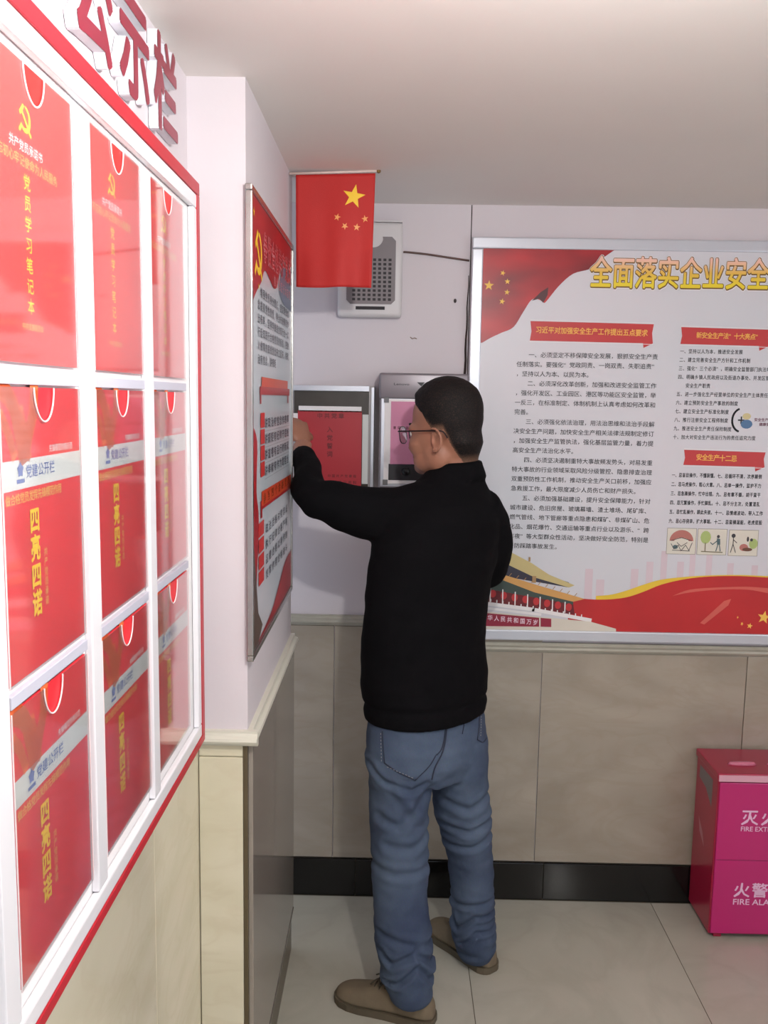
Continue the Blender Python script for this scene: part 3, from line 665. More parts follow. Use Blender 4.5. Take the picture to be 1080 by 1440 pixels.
banner((958, 460), (1081, 487), '新安全生产法“十大亮点”', (983, 471.5), (1066, 474), .0195)
banner((962, 632.5), (1075, 657), '安全生产十二忌', (983, 643), (1032, 645), .0215)
body = ['　　一、必须坚定不移保障安全发展，狠抓安全生产责', '任制落实。要强化“党政同责、一岗双责、失职追责”', '，坚持以人为本、以民为本。', '　　二、必须深化改革创新，加强和改进安全监管工作', '，强化开发区、工业园区、港区等功能区安全监管，举', '一反三，在标准制定、体制机制上认真考虑如何改革和', '完善。', '　　三、必须强化依法治理，用法治思维和法治手段解', '决安全生产问题，加快安全生产相关法律法规制定修订', '，加强安全生产监管执法，强化基层监管力量，着力提', '高安全生产法治化水平。', '　　四、必须坚决遏制重特大事故频发势头，对易发重', '特大事故的行业领域采取风险分级管控、隐患排查治理', '双重预防性工作机制，推动安全生产关口前移，加强应', '急救援工作，最大限度减少人员伤亡和财产损失。', '　　五、必须加强基础建设，提升安全保障能力，针对', '城市建设、危旧房屋、玻璃幕墙、渣土堆场、尾矿库、', '燃气管线、地下管廊等重点隐患和煤矿、非煤矿山、危', '化品、烟花爆竹、交通运输等重点行业以及游乐、“跨', '年夜”等大型群众性活动，坚决做好安全防范，特别是', '严防踩踏事故发生。']
x = Txt(); nl = len(body)
L0, L1, R0_, R1_ = (731, 512-13.2), (718.5, 767), (917, 500.5), (903, 768+4.5)
for i, t in enumerate(body):
    a = np.array(L0)+(np.array(L1)-np.array(L0))*i/(nl-1); b = np.array((917, 502))+(np.array((903, 773))-np.array((917, 502)))*i/(nl-1)
    t = t.ljust(23, '　')[:25]
    (u_a, v_a), (u_b, v_b) = ob(*a), ob(*b); k = (u_b-u_a)/22.5
    for j, ch in enumerate(t):
        if ch != '　': x.put(FBk, ch, u_a+k*j, v_a+(v_b-v_a)*j/22.5, .0182, .0178, .0010, .007)
obj('body_text', x.bm(), black_p, nbd)
x = Txt()
r1 = ['一、坚持以人为本，推进安全发展', '二、建立完善安全生产方针和工作机制', '三、强化“三个必须”，明确安全监管部门执法地位', '四、明确乡镇人民政府以及街道办事处、开发区管理机构', '　　安全生产职责', '五、进一步强化生产经营单位的安全生产主体责任', '六、建立预防安全生产事故的制度', '七、建立安全生产标准化制度', '八、推行注册安全工程师制度', '九、推进安全生产责任保险制度', '十、加大对安全生产违法行为的责任追究力度']
for i, t in enumerate(r1):
    u_, v_ = ob(959-i*1.02, 494+i*12.05)
    for j, ch in enumerate(t):
        if ch != '　': x.put(FBk, ch, u_+j*.0128, v_-j*.0000, .0122, .0150, .0010, .012)
r2 = [('一、忌盲目操作，不懂装懂。', '七、忌循环不清，次序颠倒'), ('二、忌马虎操作，粗心大意。', '八、忌单一操作，监护不力'), ('三、忌急躁操作，忙中出错。', '九、忌有章不循，胡干蛮干'), ('四、忌冗繁操作，手忙脚乱。', '十、忌不分主次，处置混乱'), ('五、忌忙乱操作，顾此失彼。', '十一、忌情绪波动，带入工作'), ('六、忌心存侥幸，扩大事端。', '十二、忌蛮横逞能，老虎屁股')]
for i, (t, s_) in enumerate(r2):
    u_, v_ = ob(947-i*.9, 668+i*12.9); w_ = ob(1011-i*.9, 669.5+i*12.9)
    for j, ch in enumerate(t): x.put(FBk, ch, u_+j*.0108, v_, .0104, .0150, .0010, .02)
    for j, ch in enumerate(s_): x.put(FBk, ch, w_[0]+j*.0116, w_[1], .0110, .0150, .0010, .02)
obj('side_text', x.bm(), black_p, nbd)
# small first-aid emblem
eu, ev = ob(1050, 591); bm = B()
strip(bm, FBk, [(eu-.016+.032*math.cos(a)*.9, ev+.036*math.sin(a)) for a in [math.radians(d) for d in range(110, 255, 12)]], .006, .0010)
strip(bm, FBk, [(eu-.026, ev), (eu-.008, ev)], .004, .0010); strip(bm, FBk, [(eu-.017, ev-.010), (eu-.017, ev+.010)], .004, .0011); obj('emblem_print', bm, black_p, nbd)
bm = B(); poly(bm, FBk, [(eu+.018*math.cos(a), ev-.012+.014*math.sin(a)) for a in [2*PI*k/14 for k in range(14)]], .0013); obj('blue_emblem_print', bm, mat('print_steel_blue', (84, 120, 160), .5), nbd)
bm = B(); poly(bm, FBk, [(eu+.013*math.cos(a)-.001, ev+.012+.010*math.sin(a)) for a in [2*PI*k/14 for k in range(14)]], .0012); obj('pale_emblem_print', bm, mat('print_straw', (214, 200, 150), .5), nbd)
x = Txt(); x.line(FBk, '安全生产', eu+.028, ev+.002, .011, .011, .001, .02); x.line(FBk, '健康安全', eu+.044, ev-.012, .011, .011, .001, .02); obj('emblem_text', x.bm(), mat('print_mauve', (120, 70, 90), .5), nbd)
# three little drawings
def cart(cx, cy, kind):
    u, v = ob(cx, cy); w, h = .0455, .041
    def P(a, b): return (u+a*w, v+b*h)
    bm = B(); 
    for q in ([(-1, -1), (1, -1)], [(1, -1), (1, 1)], [(1, 1), (-1, 1)], [(-1, 1), (-1, -1)]): strip(bm, FBk, [P(*q[0]), P(*q[1])], .0011, .0014)
    o = obj('picture_outline', bm, mat('print_olive', (140, 134, 120), .5), nbd)
    bm = B(); rect(bm, FBk, *P(-1, -1), *P(1, 1), .0008); obj('picture_ground', bm, mat('print_cream', (226, 220, 206), .5), o)
    def blob(a, b, ra, rb, m, n, nm='drawing'):
        bm = B(); poly(bm, FBk, [P(a+ra*math.cos(t), b+rb*math.sin(t)) for t in [2*PI*k/14 for k in range(14)]], n); obj(nm, bm, m, o)
    dk = mat('print_ink', (66, 62, 66), .5); rs = mat('print_brick', (188, 118, 108), .5); gn = mat('print_leaf', (178, 196, 120), .5); tl = mat('print_teal', (86, 108, 112), .5)
    def lines(L, m, w=.0018, n=.0018, nm='drawing'):
        bm = B()
        for l in L: strip(bm, FBk, [P(*q) for q in l], w, n)
        obj(nm, bm, m, o)
    if kind == 0:
        bm = B(); poly(bm, FBk, [P(.82*math.cos(t), .02+.85*math.sin(t)) for t in [PI*k/12 for k in range(13)]]+[P(.5*math.cos(t), .02+.25*math.sin(t)) for t in [PI-PI*k/8 for k in range(9)]], .0014); obj('drawing', bm, rs, o)
        lines([[(-.7, .05), (0, .28), (.7, .05)], [(-.7, -.2), (-.5, -.6), (-.2, -.3), (0, -.75), (.3, -.3), (.55, -.7), (.75, -.1)], [(-.6, -.7), (.6, -.75)], [(-.3, -.1), (0, -.4), (.4, -.1)]], dk)
        blob(-.4, -.45, .18, .16, tl, .0016); blob(.35, -.35, .2, .16, mat('print_cream', (1, 1, 1)), .0016)
    elif kind == 1:
        blob(-.45, .35, .36, .5, gn, .0014); lines([[(-.45, -.1), (-.45, -.7)], [(-.7, -.75), (.75, -.8)]], mat('print_bark', (130, 120, 90), .5), .003)
        blob(.42, .42, .1, .13, dk, .0016); bm = B(); poly(bm, FBk, [P(.32, .28), P(.55, .25), P(.58, -.2), (P(.36, -.2))], .0016); obj('drawing', bm, tl, o)
        lines([[(.36, .1), (.05, -.2), (-.1, -.05)], [(.42, -.2), (.3, -.7)], [(.52, -.2), (.6, -.7)]], tl, .0028)
    else:
        blob(-.7, .55, .14, .16, dk, .0016); lines([[(-.7, .4), (-.7, -.1), (-.85, -.75)], [(-.7, -.1), (-.5, -.75)], [(-.7, .25), (-.45, .0)]], dk, .0022)
        blob(.05, -.35, .3, .28, rs, .0014); blob(.7, -.05, .3, .4, gn, .0013); blob(.55, .25, .1, .12, dk, .0016); blob(.3, .3, .08, .2, dk, .0016); blob(.3, -.5, .35, .14, mat('print_umber', (110, 70, 50), .5), .0016)
for k, (cx, cy) in enumerate(((958, 761), (1001, 762), (1045, 763.5))): cart(cx, cy, k)
# red ribbon and pale skyline
bm = B()
for (a, t, b) in ((820, 800, 840), (836, 815, 846), (884, 800, 818), (905, 790, 815), (925, 775, 830), (948, 790, 820), (965, 770, 812), (988, 780, 810), (1018, 792, 808), (1052, 795, 806)):
    p, q = ob(a, 868), ob(a+14, t); poly(bm, FBk, [p, (q[0], p[1]), q, (p[0], q[1])], .0005)
obj('skyline_print', bm, mat('print_skyline', (218, 200, 208), .5), nbd)
zb = PZ0+.0345; ur = PX1-.034
bm = B(); top = cpx([(838, 838), (860, 836), (882, 830), (905, 822), (930, 815), (965, 811), (1000, 809), (1040, 808.5), (1078, 810)])
poly(bm, FBk, [(top[0][0], zb)]+[(ur, zb), (ur, top[-1][1])]+top[::-1], .0008); obj('ribbon_yellow_print', bm, mat('print_lemon', (232, 196, 56), .5), nbd)
bm = B(); top = cpx([(800, 838), (822, 842), (850, 843), (880, 840), (905, 832), (930, 822), (965, 814), (1000, 810.5), (1040, 810), (1078, 812)])
poly(bm, FBk, [(top[0][0], zb)]+[(ur, zb), (ur, top[-1][1])]+top[::-1], .0012); obj('ribbon_print', bm, mat('print_ribbon', (200, 38, 40), .4, rgb2=(176, 32, 34), scale=3), nbd)
bm = B(); poly(bm, FBk, cpx([(945, 838), (970, 829), (1010, 826), (1050, 825), (1080, 827)])+cpx([(1080, 834), (1050, 829), (1010, 829), (970, 833), (945, 838)]), .0016)
poly(bm, FBk, [ob(984, 876), ob(1018, 845), ob(1028, 842), ob(1024, 851), ob(990, 878)], .0016); obj('ribbon_highlight_print', bm, mat('print_salmon', (214, 96, 84), .5), nbd)
bm = B(); star(bm, FBk, *ob(1074, 868), .022, .002, .15); star(bm, FBk, *ob(1054, 880), .010, .002, .2); star(bm, FBk, *ob(1043, 877), .007, .002, .5, su=.7); star(bm, FBk, *ob(1037, 868), .005, .002, .5, su=.6); obj('ribbon_star_print', bm, mat('print_star', (1, 1, 1)), nbd)
# gate tower artwork
def pp(P, m, nm, n):
    bm = B(); poly(bm, FBk, [ob(*p) for p in P], n); obj(nm, bm, mat(*m), nbd)
pp([(664, 891), (664, 858), (830, 874), (866, 884), (866, 891)], ('print_ivory', (222, 214, 200), .5), 'gate_base_print', .0022)
pp([(664, 781), (702, 786), (800, 819), (800, 826), (664, 803)], ('print_shadow', (52, 50, 66), .5), 'gate_eave_shadow_print', .0014)
pp([(664, 762), (714, 774), (748, 792), (772, 808), (808, 823), (800, 826), (752, 812), (708, 791), (664, 784)], ('print_roof', (204, 186, 130), .5), 'gate_roof_print', .0018)
pp([(664, 797), (702, 806), (760, 824), (822, 842), (806, 846), (752, 833), (700, 813), (664, 806)], ('print_roof_amber', (214, 160, 92), .5), 'gate_lower_roof_print', .0022)
pp([(664, 806), (700, 813), (806, 846), (806, 858), (664, 836)], ('print_pine', (62, 76, 70), .5), 'gate_frieze_print', .0016)
pp([(664, 824), (806, 850), (808, 864), (664, 846)], ('print_maroon', (110, 26, 34), .5), 'gate_hall_print', .0018)
bm = B()
for k in range(8): a = 672+k*17.5; strip(bm, FBk, [ob(a, 822+k*3.5), ob(a-.5, 845+k*2.3)], .0035, .0020)
strip(bm, FBk, [ob(664, 846), ob(750, 857), ob(830, 872)], .012, .0021)
strip(bm, FBk, [ob(664, 852.5), ob(760, 864)], .008, .0021)
for k in range(18): p = ob(673+k*8.5, 843+k*1.45); rect(bm, FBk, p[0]-.0017, p[1], p[0]+.0017, p[1]+.009, .0024)
obj('gate_white_print', bm, white_p, nbd)
bm = B()
for k in range(9): p = ob(678+k*15.2, 832+k*2.7); poly(bm, FBk, [(p[0]+.010*math.cos(t), p[1]+.0125*math.sin(t)) for t in [2*PI*j/12 for j in range(12)]], .00195)
obj('gate_lantern_print', bm, mat('print_lantern', (196, 48, 52), .5), nbd)
pp([(664, 860), (758, 868.5), (758, 881), (664, 880)], ('print_wine', (150, 34, 60), .5), 'gate_slogan_ground_print', .0026); pp([(760, 868.5), (775, 870), (775, 881.5), (760, 881)], ('print_wine', (150, 34, 60), .5), 'gate_slogan_ground_print', .0026)
x = Txt()
for i, ch in enumerate('中华人民共和国万岁'): p = ob(680+i*9.1, 867.5+i*.95); x.put(FBk, ch, p[0], p[1], .0165, .0190, .0030, .02)
obj('gate_slogan_print', x.bm(), mat('print_blush', (236, 206, 220), .5), nbd)
bm = B()
for k in range(11): strip(bm, FBk, [ob(706+k*10.2, 806.5+k*3.1), ob(709+k*10.2, 803+k*3.1)], .002, .0026)
p = ob(744.5, 786); rect(bm, FBk, p[0]-.003, p[1]-.008, p[0]+.003, p[1]+.006, .0026); p = ob(751, 815); rect(bm, FBk, p[0]-.006, p[1]-.010, p[0]+.006, p[1]+.012, .0026)
obj('gate_detail_print', bm, mat('print_tan', (176, 140, 96), .5), nbd)
# ------------------------------------------------------------------ fire extinguisher cabinet
fx0, fx1, fy0, fy1 = 1.002, 1.56, 2.557, 2.745
fc = empty('fire_cabinet', ((fx0+fx1)/2, (fy0+fy1)/2, 0), 'magenta red metal fire extinguisher cabinet standing on the floor by the back wall', 'fire cabinet')
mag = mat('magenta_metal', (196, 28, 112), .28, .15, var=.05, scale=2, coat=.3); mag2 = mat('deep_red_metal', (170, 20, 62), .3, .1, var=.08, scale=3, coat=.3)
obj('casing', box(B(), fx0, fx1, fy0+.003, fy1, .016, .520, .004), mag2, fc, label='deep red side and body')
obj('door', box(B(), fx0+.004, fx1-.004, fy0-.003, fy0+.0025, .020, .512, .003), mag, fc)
for a in (fx0+.02, fx1-.045):
    for b in (fy0+.012, fy1-.04): obj('foot', box(B(), a, a+.025, b, b+.025, 0.0005, .0155, .002), mag2, fc)
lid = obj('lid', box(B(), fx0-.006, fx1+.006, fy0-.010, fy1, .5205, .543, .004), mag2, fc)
obj('lid_lip', box(B(), fx0-.004, fx1+.004, fy0-.0135, fy0-.0102, .519, .539, .001), mat('pale_pink_lip', (226, 168, 186), .3, var=.02), fc, label='pale pink front lip')
for cx in (1.095, 1.215): 
    bm = B(); loft(bm, [(Vector((cx, 2.62, .5432)), Vector((.045, 0, 0)), Vector((0, .013, 0))), (Vector((cx, 2.62, .551)), Vector((.038, 0, 0)), Vector((0, .008, 0)))], 24); obj('lid_grip', bm, mat('grip_pink', (214, 120, 146), .15), lid, True)
bm = B(); poly(bm, Face((fx0-.0005, 0, 0), (0, -1, 0), (0, 0, 1)), [(-2.60, .50), (-2.60, .41), (-2.655, .45), (-2.715, .46), (-2.715, .50)], .0); obj('side_sticker', bm, mat('sticker_grey', (120, 112, 112), .4), fc)
bm = B(); poly(bm, Face((fx0-.0005, 0, 0), (0, -1, 0), (0, 0, 1)), [(-2.64, .26), (-2.66, .30), (-2.70, .335), (-2.685, .29)], .0); obj('side_sticker', bm, mat('sticker_rose', (190, 130, 140), .4), fc)
obj('door_seam', box(B(), fx0+.006, fx1-.006, fy0-.0034, fy0-.0026, .262, .264), mat('seam_dark', (130, 16, 74), .4), fc)
FFc = Face((0, fy0-.0036, 0), (1, 0, 0), (0, 0, 1)); x = Txt()
pk = mat('print_pale_pink', (240, 196, 226), .4)
for i, ch in enumerate('灭火器箱'): x.put(FFc, ch, 1.103+i*.060, .401, .054, .052, .0, .018)
for i, ch in enumerate('火警'): x.put(FFc, ch, 1.094+i*.056, .165, .052, .050, .0, .018)
x.fit(FFc, '119', 1.19, .142, .075, .044, .0, .02)
x.fit(FFc, 'FIRE EXTINGUISHER BOX', 1.078, .358, .235, .015, .0, .012)
x.fit(FFc, 'FIRE ALARM', 1.070, .118, .150, .0185, .0, .012)
obj('door_lettering', x.bm(), pk, fc)
#PERSON_BEGIN
# ------------------------------------------------------------------ the man
skin = mat('skin', (160, 110, 88), 0.5, var=.06, scale=14, bump=.05, bscale=300)
hair_m = mat('hair_black', (24, 20, 20), .65, var=.2, scale=60, bump=.5, bscale=500)
jacket_m = mat('jacket_black', (9, 8, 11), .9, var=.15, scale=12, bump=.12, bscale=260, spec=.12)
def denim():
    m = bpy.data.materials.new('denim'); m.use_nodes = True; nt = m.node_tree; N = nt.nodes; L = nt.links; b = N['Principled BSDF']
    tc = N.new('ShaderNodeTexCoord'); n1 = N.new('ShaderNodeTexNoise'); n1.inputs['Scale'].default_value = 5; n1.inputs['Detail'].default_value = 6
    L.new(tc.outputs['Object'], n1.inputs['Vector'])
    cr = N.new('ShaderNodeValToRGB'); e = cr.color_ramp.elements; e[0].position = .3; e[1].position = .72
    e[0].color = (*srgb(54, 64, 88), 1); e[1].color = (*srgb(92, 106, 126), 1); L.new(n1.outputs['Fac'], cr.inputs[0])
    mp = N.new('ShaderNodeMapping'); mp.inputs['Scale'].default_value = (420, 420, 160); L.new(tc.outputs['Object'], mp.inputs[0])
    n2 = N.new('ShaderNodeTexNoise'); n2.inputs['Scale'].default_value = 1; L.new(mp.outputs[0], n2.inputs['Vector'])
    mx = N.new('ShaderNodeMix'); mx.data_type = 'RGBA'; mx.blend_type = 'OVERLAY'; mx.inputs[0].default_value = .18
    L.new(cr.outputs[0], mx.inputs[6]); L.new(n2.outputs['Color'], mx.inputs[7]); L.new(mx.outputs[2], b.inputs['Base Color'])
    b.inputs['Roughness'].default_value = .85; b.inputs['Specular IOR Level'].default_value = .2
    bp = N.new('ShaderNodeBump'); bp.inputs['Strength'].default_value = .15; bp.inputs['Distance'].default_value = .002; L.new(n2.outputs['Fac'], bp.inputs['Height']); L.new(bp.outputs[0], b.inputs['Normal'])
    return m
denim_m = denim()
mn = empty('person', (.13, 2.33, 0), 'man in black jacket and jeans reaching towards the wall boxes', 'person')
def fuse(bm, vox, smooth=4, fac=.5, disp=None):
    """union of overlapping shells -> one continuous surface; returns a bmesh"""
    me = bpy.data.meshes.new('tmp'); bm.to_mesh(me); bm.free(); o = bpy.data.objects.new('tmp', me); COL.objects.link(o)
    r = o.modifiers.new('r', 'REMESH'); r.mode = 'VOXEL'; r.voxel_size = vox; r.use_smooth_shade = True
    if smooth: q = o.modifiers.new('s', 'SMOOTH'); q.factor = fac; q.iterations = smooth
    dg = bpy.context.evaluated_depsgraph_get(); dg.update(); m2 = bpy.data.meshes.new_from_object(o.evaluated_get(dg))
    bpy.data.objects.remove(o); bpy.data.meshes.remove(me)
    b = bmesh.new(); b.from_mesh(m2); bpy.data.meshes.remove(m2)
    if disp:
        b.normal_update(); mv = [(v, v.normal*disp(v.co, v.normal)) for v in b.verts]
        for v, d in mv: v.co += d
    for f in b.faces: f.smooth = True
    b.normal_update(); return b
FD_ = Vector((-.55, .835, 0)).normalized()          # the way the chest faces
SD_ = Vector((FD_.y, -FD_.x, 0))                    # towards his right
def tring(pl, pr, py, Y, b, k=1.0, tilt=0.0):
    """horizontal ring of the trunk whose silhouette spans pl..pr in the view; b = half depth"""
    a0, a1 = at(pl, py, Y), at(pr, py, Y); hw = (a1-a0).length/2; c = (a0+a1)/2
    fx, sx = abs(FD_.x), abs(SD_.x); a = math.sqrt(max(hw*hw-(b*fx)**2, .0004))/sx
    A = SD_*a + Vector((0, 0, tilt*a)); return (c, A, FD_*b)
def lring(pl, pr, py, Y, k=1.0):
    a0, a1 = at(pl, py, Y), at(pr, py, Y); hw = (a1-a0).length/2; c = (a0+a1)/2; return (c, Vector((hw, 0, 0)), Vector((0, hw*k, 0)))
# --- jacket
bj = B()
loft(bj, [tring(514, 686, 1004, 2.325, .128), tring(511, 688, 985, 2.325, .132), tring(508, 688, 950, 2.325, .130), tring(508, 685, 900, 2.325, .126), tring(512, 690, 850, 2.325, .124), tring(516, 699, 805, 2.325, .124), tring(522, 705, 765, 2.33, .124),
          tring(536, 709, 730, 2.335, .118), tring(552, 700, 706, 2.34, .102), tring(568, 689, 690, 2.35, .086), tring(586, 683, 674, 2.36, .070), tring(600, 681, 660, 2.365, .060)], 40)
# stand-up collar, higher at the back
c0, c1, c2 = at(640, 672, 2.362), at(641, 656, 2.366), at(640, 651, 2.368)
for z0_, z1_, r0_, r1_ in ((-.02, .030, .074, .067),):
    loft(bj, [(c1+Vector((0, 0, -.035)), Vector((.084, 0, .008)), Vector((0, .078, 0))), (c1, Vector((.0735, 0, .005)), Vector((0, .072, 0))), (c2+Vector((0, 0, .004)), Vector((.0715, 0, .006)), Vector((0, .071, 0)))], 32)
# left arm: shoulder, elbow low on the left, forearm up and away to the box
sh, um, el_, fm, wr = at(588, 716, 2.30), at(522, 726, 2.29), at(437, 694, 2.28), at(433, 664, 2.38), at(424, 637, 2.52)
tube(bj, smooth_curve([tuple(at(612, 712, 2.315)), tuple(sh), tuple(at(556, 724, 2.295)), tuple(at(515, 722, 2.285)), tuple(at(470, 709, 2.275)), tuple(el_), tuple(at(433.5, 672, 2.35)), tuple(at(431, 654, 2.43)), tuple(at(425.5, 640, 2.50))], 4),
     [ .074]*4+[.074, .074, .074, .073, .072, .072, .071, .070, .069, .067, .065, .063, .060, .057, .054, .051, .049, .047, .046, .044, .042, .041, .040, .038, .037, .036, .035, .034, .034], 20)
# right arm: hangs from the far shoulder, elbow forward
tube(bj, smooth_curve([tuple(at(672, 712, 2.37)), tuple(at(686, 736, 2.40)), tuple(at(692, 768, 2.43)), tuple(at(684, 800, 2.47)), tuple(at(660, 800, 2.53)), tuple(at(628, 780, 2.58)), tuple(at(602, 764, 2.61))], 4),
     [.060]*5+[.058]*4+[.056]*4+[.052]*4+[.046]*4+[.042]*3+[.038], 18)
def jfold(p, n):
    d = .0045*noise.noise(Vector((p.x*7, p.y*7, p.z*11)))+.003*noise.noise(Vector((p.x*16+5, p.y*16, p.z*26)))
    e = (p-el_).length; d += .004*math.exp(-(e/.09)**2)*math.sin((p.x*60-p.z*45))
    # waistband gather and ribbed hem
    h = p.z-at(600, 985, 2.3).z
    if p.x > -.12: d += -.006*math.exp(-((h-.004)/.010)**2)
    d += .003*math.exp(-((h-.06)/.05)**2)*noise.noise(Vector((p.x*22, p.y*22, p.z*9)))
    return d
bj = fuse(bj, .0065, 5, .5, jfold)
jk = obj('jacket', bj, jacket_m, mn, True, 'black jacket with a stand-up collar')
# --- jeans
bt = B()
def pr_(pl, pr, py, Y, b): return tring(pl, pr, py, Y, b)
loft(bt, [pr_(524, 680, 985, 2.325, .105), pr_(518, 685, 1010, 2.325, .116), pr_(515.5, 686, 1035, 2.325, .122), pr_(516, 687, 1062, 2.322, .118), pr_(520, 684, 1088, 2.322, .095)], 36)
loft(bt, [lring(519, 604, 1040, 2.29, 1.20), lring(517.5, 607, 1075, 2.285, 1.18), lring(518, 607, 1110, 2.28, 1.10), lring(519.5, 604.5, 1145, 2.27, 1.05), lring(521, 602.5, 1180, 2.26, 1.02), lring(522.5, 602, 1215, 2.25, 1.0), lring(524, 602, 1250, 2.235, 1.0),
          lring(526.5, 603.5, 1285, 2.22, 1.02), lring(529, 607, 1320, 2.205, 1.05), lring(534, 609.5, 1355, 2.195, 1.08), lring(542, 609.5, 1382, 2.185, 1.1), lring(549, 609, 1402, 2.18, 1.1)], 30)
loft(bt, [lring(603, 686, 1035, 2.36, 1.2), lring(604, 686.5, 1070, 2.365, 1.2), lring(606, 686.5, 1100, 2.37, 1.15), lring(609, 688, 1125, 2.375, 1.1), lring(616, 690.5, 1155, 2.38, 1.05), lring(623, 692, 1180, 2.385, 1.05), lring(629, 693.5, 1210, 2.39, 1.05),
          lring(632.5, 694, 1240, 2.395, 1.05), lring(634, 694.5, 1270, 2.40, 1.08), lring(632.5, 696, 1295, 2.405, 1.12), lring(635, 698, 1315, 2.405, 1.15), lring(642, 697, 1335, 2.405, 1.15), lring(648, 695, 1345, 2.405, 1.12)], 30)
crease = []
def cr_(P, w, d, left=True): crease.append(([Vector(at(*p)) for p in P], w, d))
cr_([(600, 1100, 2.2), (580, 1112, 2.2), (540, 1098, 2.2), (520, 1080, 2.2)], .008, .006)
cr_([(606, 1108, 2.2), (590, 1140, 2.18), (560, 1165, 2.18), (535, 1150, 2.2)], .012, .006)
cr_([(560, 1110, 2.2), (580, 1140, 2.18), (596, 1156, 2.2)], .012, -.005)
cr_([(604, 1180, 2.2), (580, 1200, 2.17), (545, 1195, 2.17)], .012, .005)
cr_([(524, 1220, 2.2), (550, 1235, 2.16), (600, 1225, 2.2)], .011, .0045)
cr_([(608, 1385, 2.14), (588, 1370, 2.1), (560, 1392, 2.1), (545, 1388, 2.12)], .007, .010)
cr_([(609, 1365, 2.14), (585, 1352, 2.1), (550, 1368, 2.1), (535, 1350, 2.12)], .008, .009)
cr_([(606, 1340, 2.14), (575, 1342, 2.1), (535, 1328, 2.12)], .009, .006)
cr_([(686, 1128, 2.3), (660, 1138, 2.3), (625, 1120, 2.32)], .011, .006)
cr_([(690, 1165, 2.3), (660, 1172, 2.3), (625, 1160, 2.32)], .010, .007)
cr_([(692, 1188, 2.3), (665, 1196, 2.3), (630, 1190, 2.32)], .009, .006)
cr_([(697, 1295, 2.33), (670, 1300, 2.3), (640, 1312, 2.34), (634, 1290, 2.34)], .007, .010)
cr_([(697, 1318, 2.33), (672, 1322, 2.3), (648, 1330, 2.34)], .006, .008)
cr_([(694, 1275, 2.33), (665, 1283, 2.3), (636, 1276, 2.34)], .008, .006)
def segd(p, a, b):
    ab = b-a; t = max(0, min(1, (p-a).dot(ab)/ab.length_squared)); return (p-a-ab*t).length
def tfold(p, n):
    d = .004*noise.noise(Vector((p.x*9, p.y*9, p.z*14)))+.0025*noise.noise(Vector((p.x*20, p.y*20, p.z*42)))
    low = max(0, 1-p.z/.24); d += low*.008*noise.noise(Vector((p.x*8+3, p.y*8, p.z*46)))
    if n.y < .3:
        for P, w, dep in crease:
            # distance measured in the plane of the back of the leg
            q = Vector((p.x, 0, p.z)); m = min(segd(q, Vector((a.x, 0, a.z)), Vector((b.x, 0, b.z))) for a, b in zip(P, P[1:]))
            if m < w*3: d -= dep*math.exp(-(m/w)**2) - dep*.55*math.exp(-((m-w*1.7)/w)**2)
    return d
bt = fuse(bt, .0060, 5, .5, tfold)
tree = BVHTree.FromBMesh(bt)
jn = obj('jeans', bt, denim_m, mn, True, 'faded blue denim jeans')
def onjeans(px, py, off=.0012):
    o = Vector((0, 0, CH)); d = (at(px, py, 2.0)-o).normalized(); h = tree.ray_cast(o, d)
    return h[0]+h[1]*off if h[0] is not None else at(px, py, 2.2)
thread = mat('seam_thread', (44, 50, 68), .8); rust = mat('stitch_pale', (150, 148, 150), .8)
def seam(P, r=.0016, m=None, name='seam', sub=5):
    Q = smooth_curve([(a, b, 0) for a, b in P], sub); obj(name, tube(B(), [onjeans(q[0], q[1]) for q in Q], r, 6), m or thread, jn, True)
seam([(538, 1028), (539, 1050), (541, 1073)]); seam([(541, 1073), (560, 1086), (584, 1097)]); seam([(584, 1097), (603, 1078), (614, 1060)], .0012); seam([(614, 1062), (622, 1050), (627, 1020)], .0014)
seam([(653, 1006), (652, 1020), (650, 1032)], .0012); seam([(674, 1000), (673, 1025), (671, 1040)], .0016); seam([(671, 1040), (679, 1044), (684, 1038)], .0014)
seam([(628, 1018), (627, 1035), (622, 1058), (612, 1078), (607, 1096)], .0020, None, 'back_seam')
for P in (((536, 1030), (537, 1072)), ((544, 1078), (582, 1094)), ((676, 1003), (675, 1036))):
    bm = B()
    for k in range(9):
        a = [P[0][i]+(P[1][i]-P[0][i])*(k+.15)/9 for i in (0, 1)]; b = [P[0][i]+(P[1][i]-P[0][i])*(k+.65)/9 for i in (0, 1)]
        tube(bm, [onjeans(*a, .0022), onjeans(*b, .0022)], .0008, 5)
    o = obj('stitching', bm, rust, jn); o['kind'] = 'stuff'
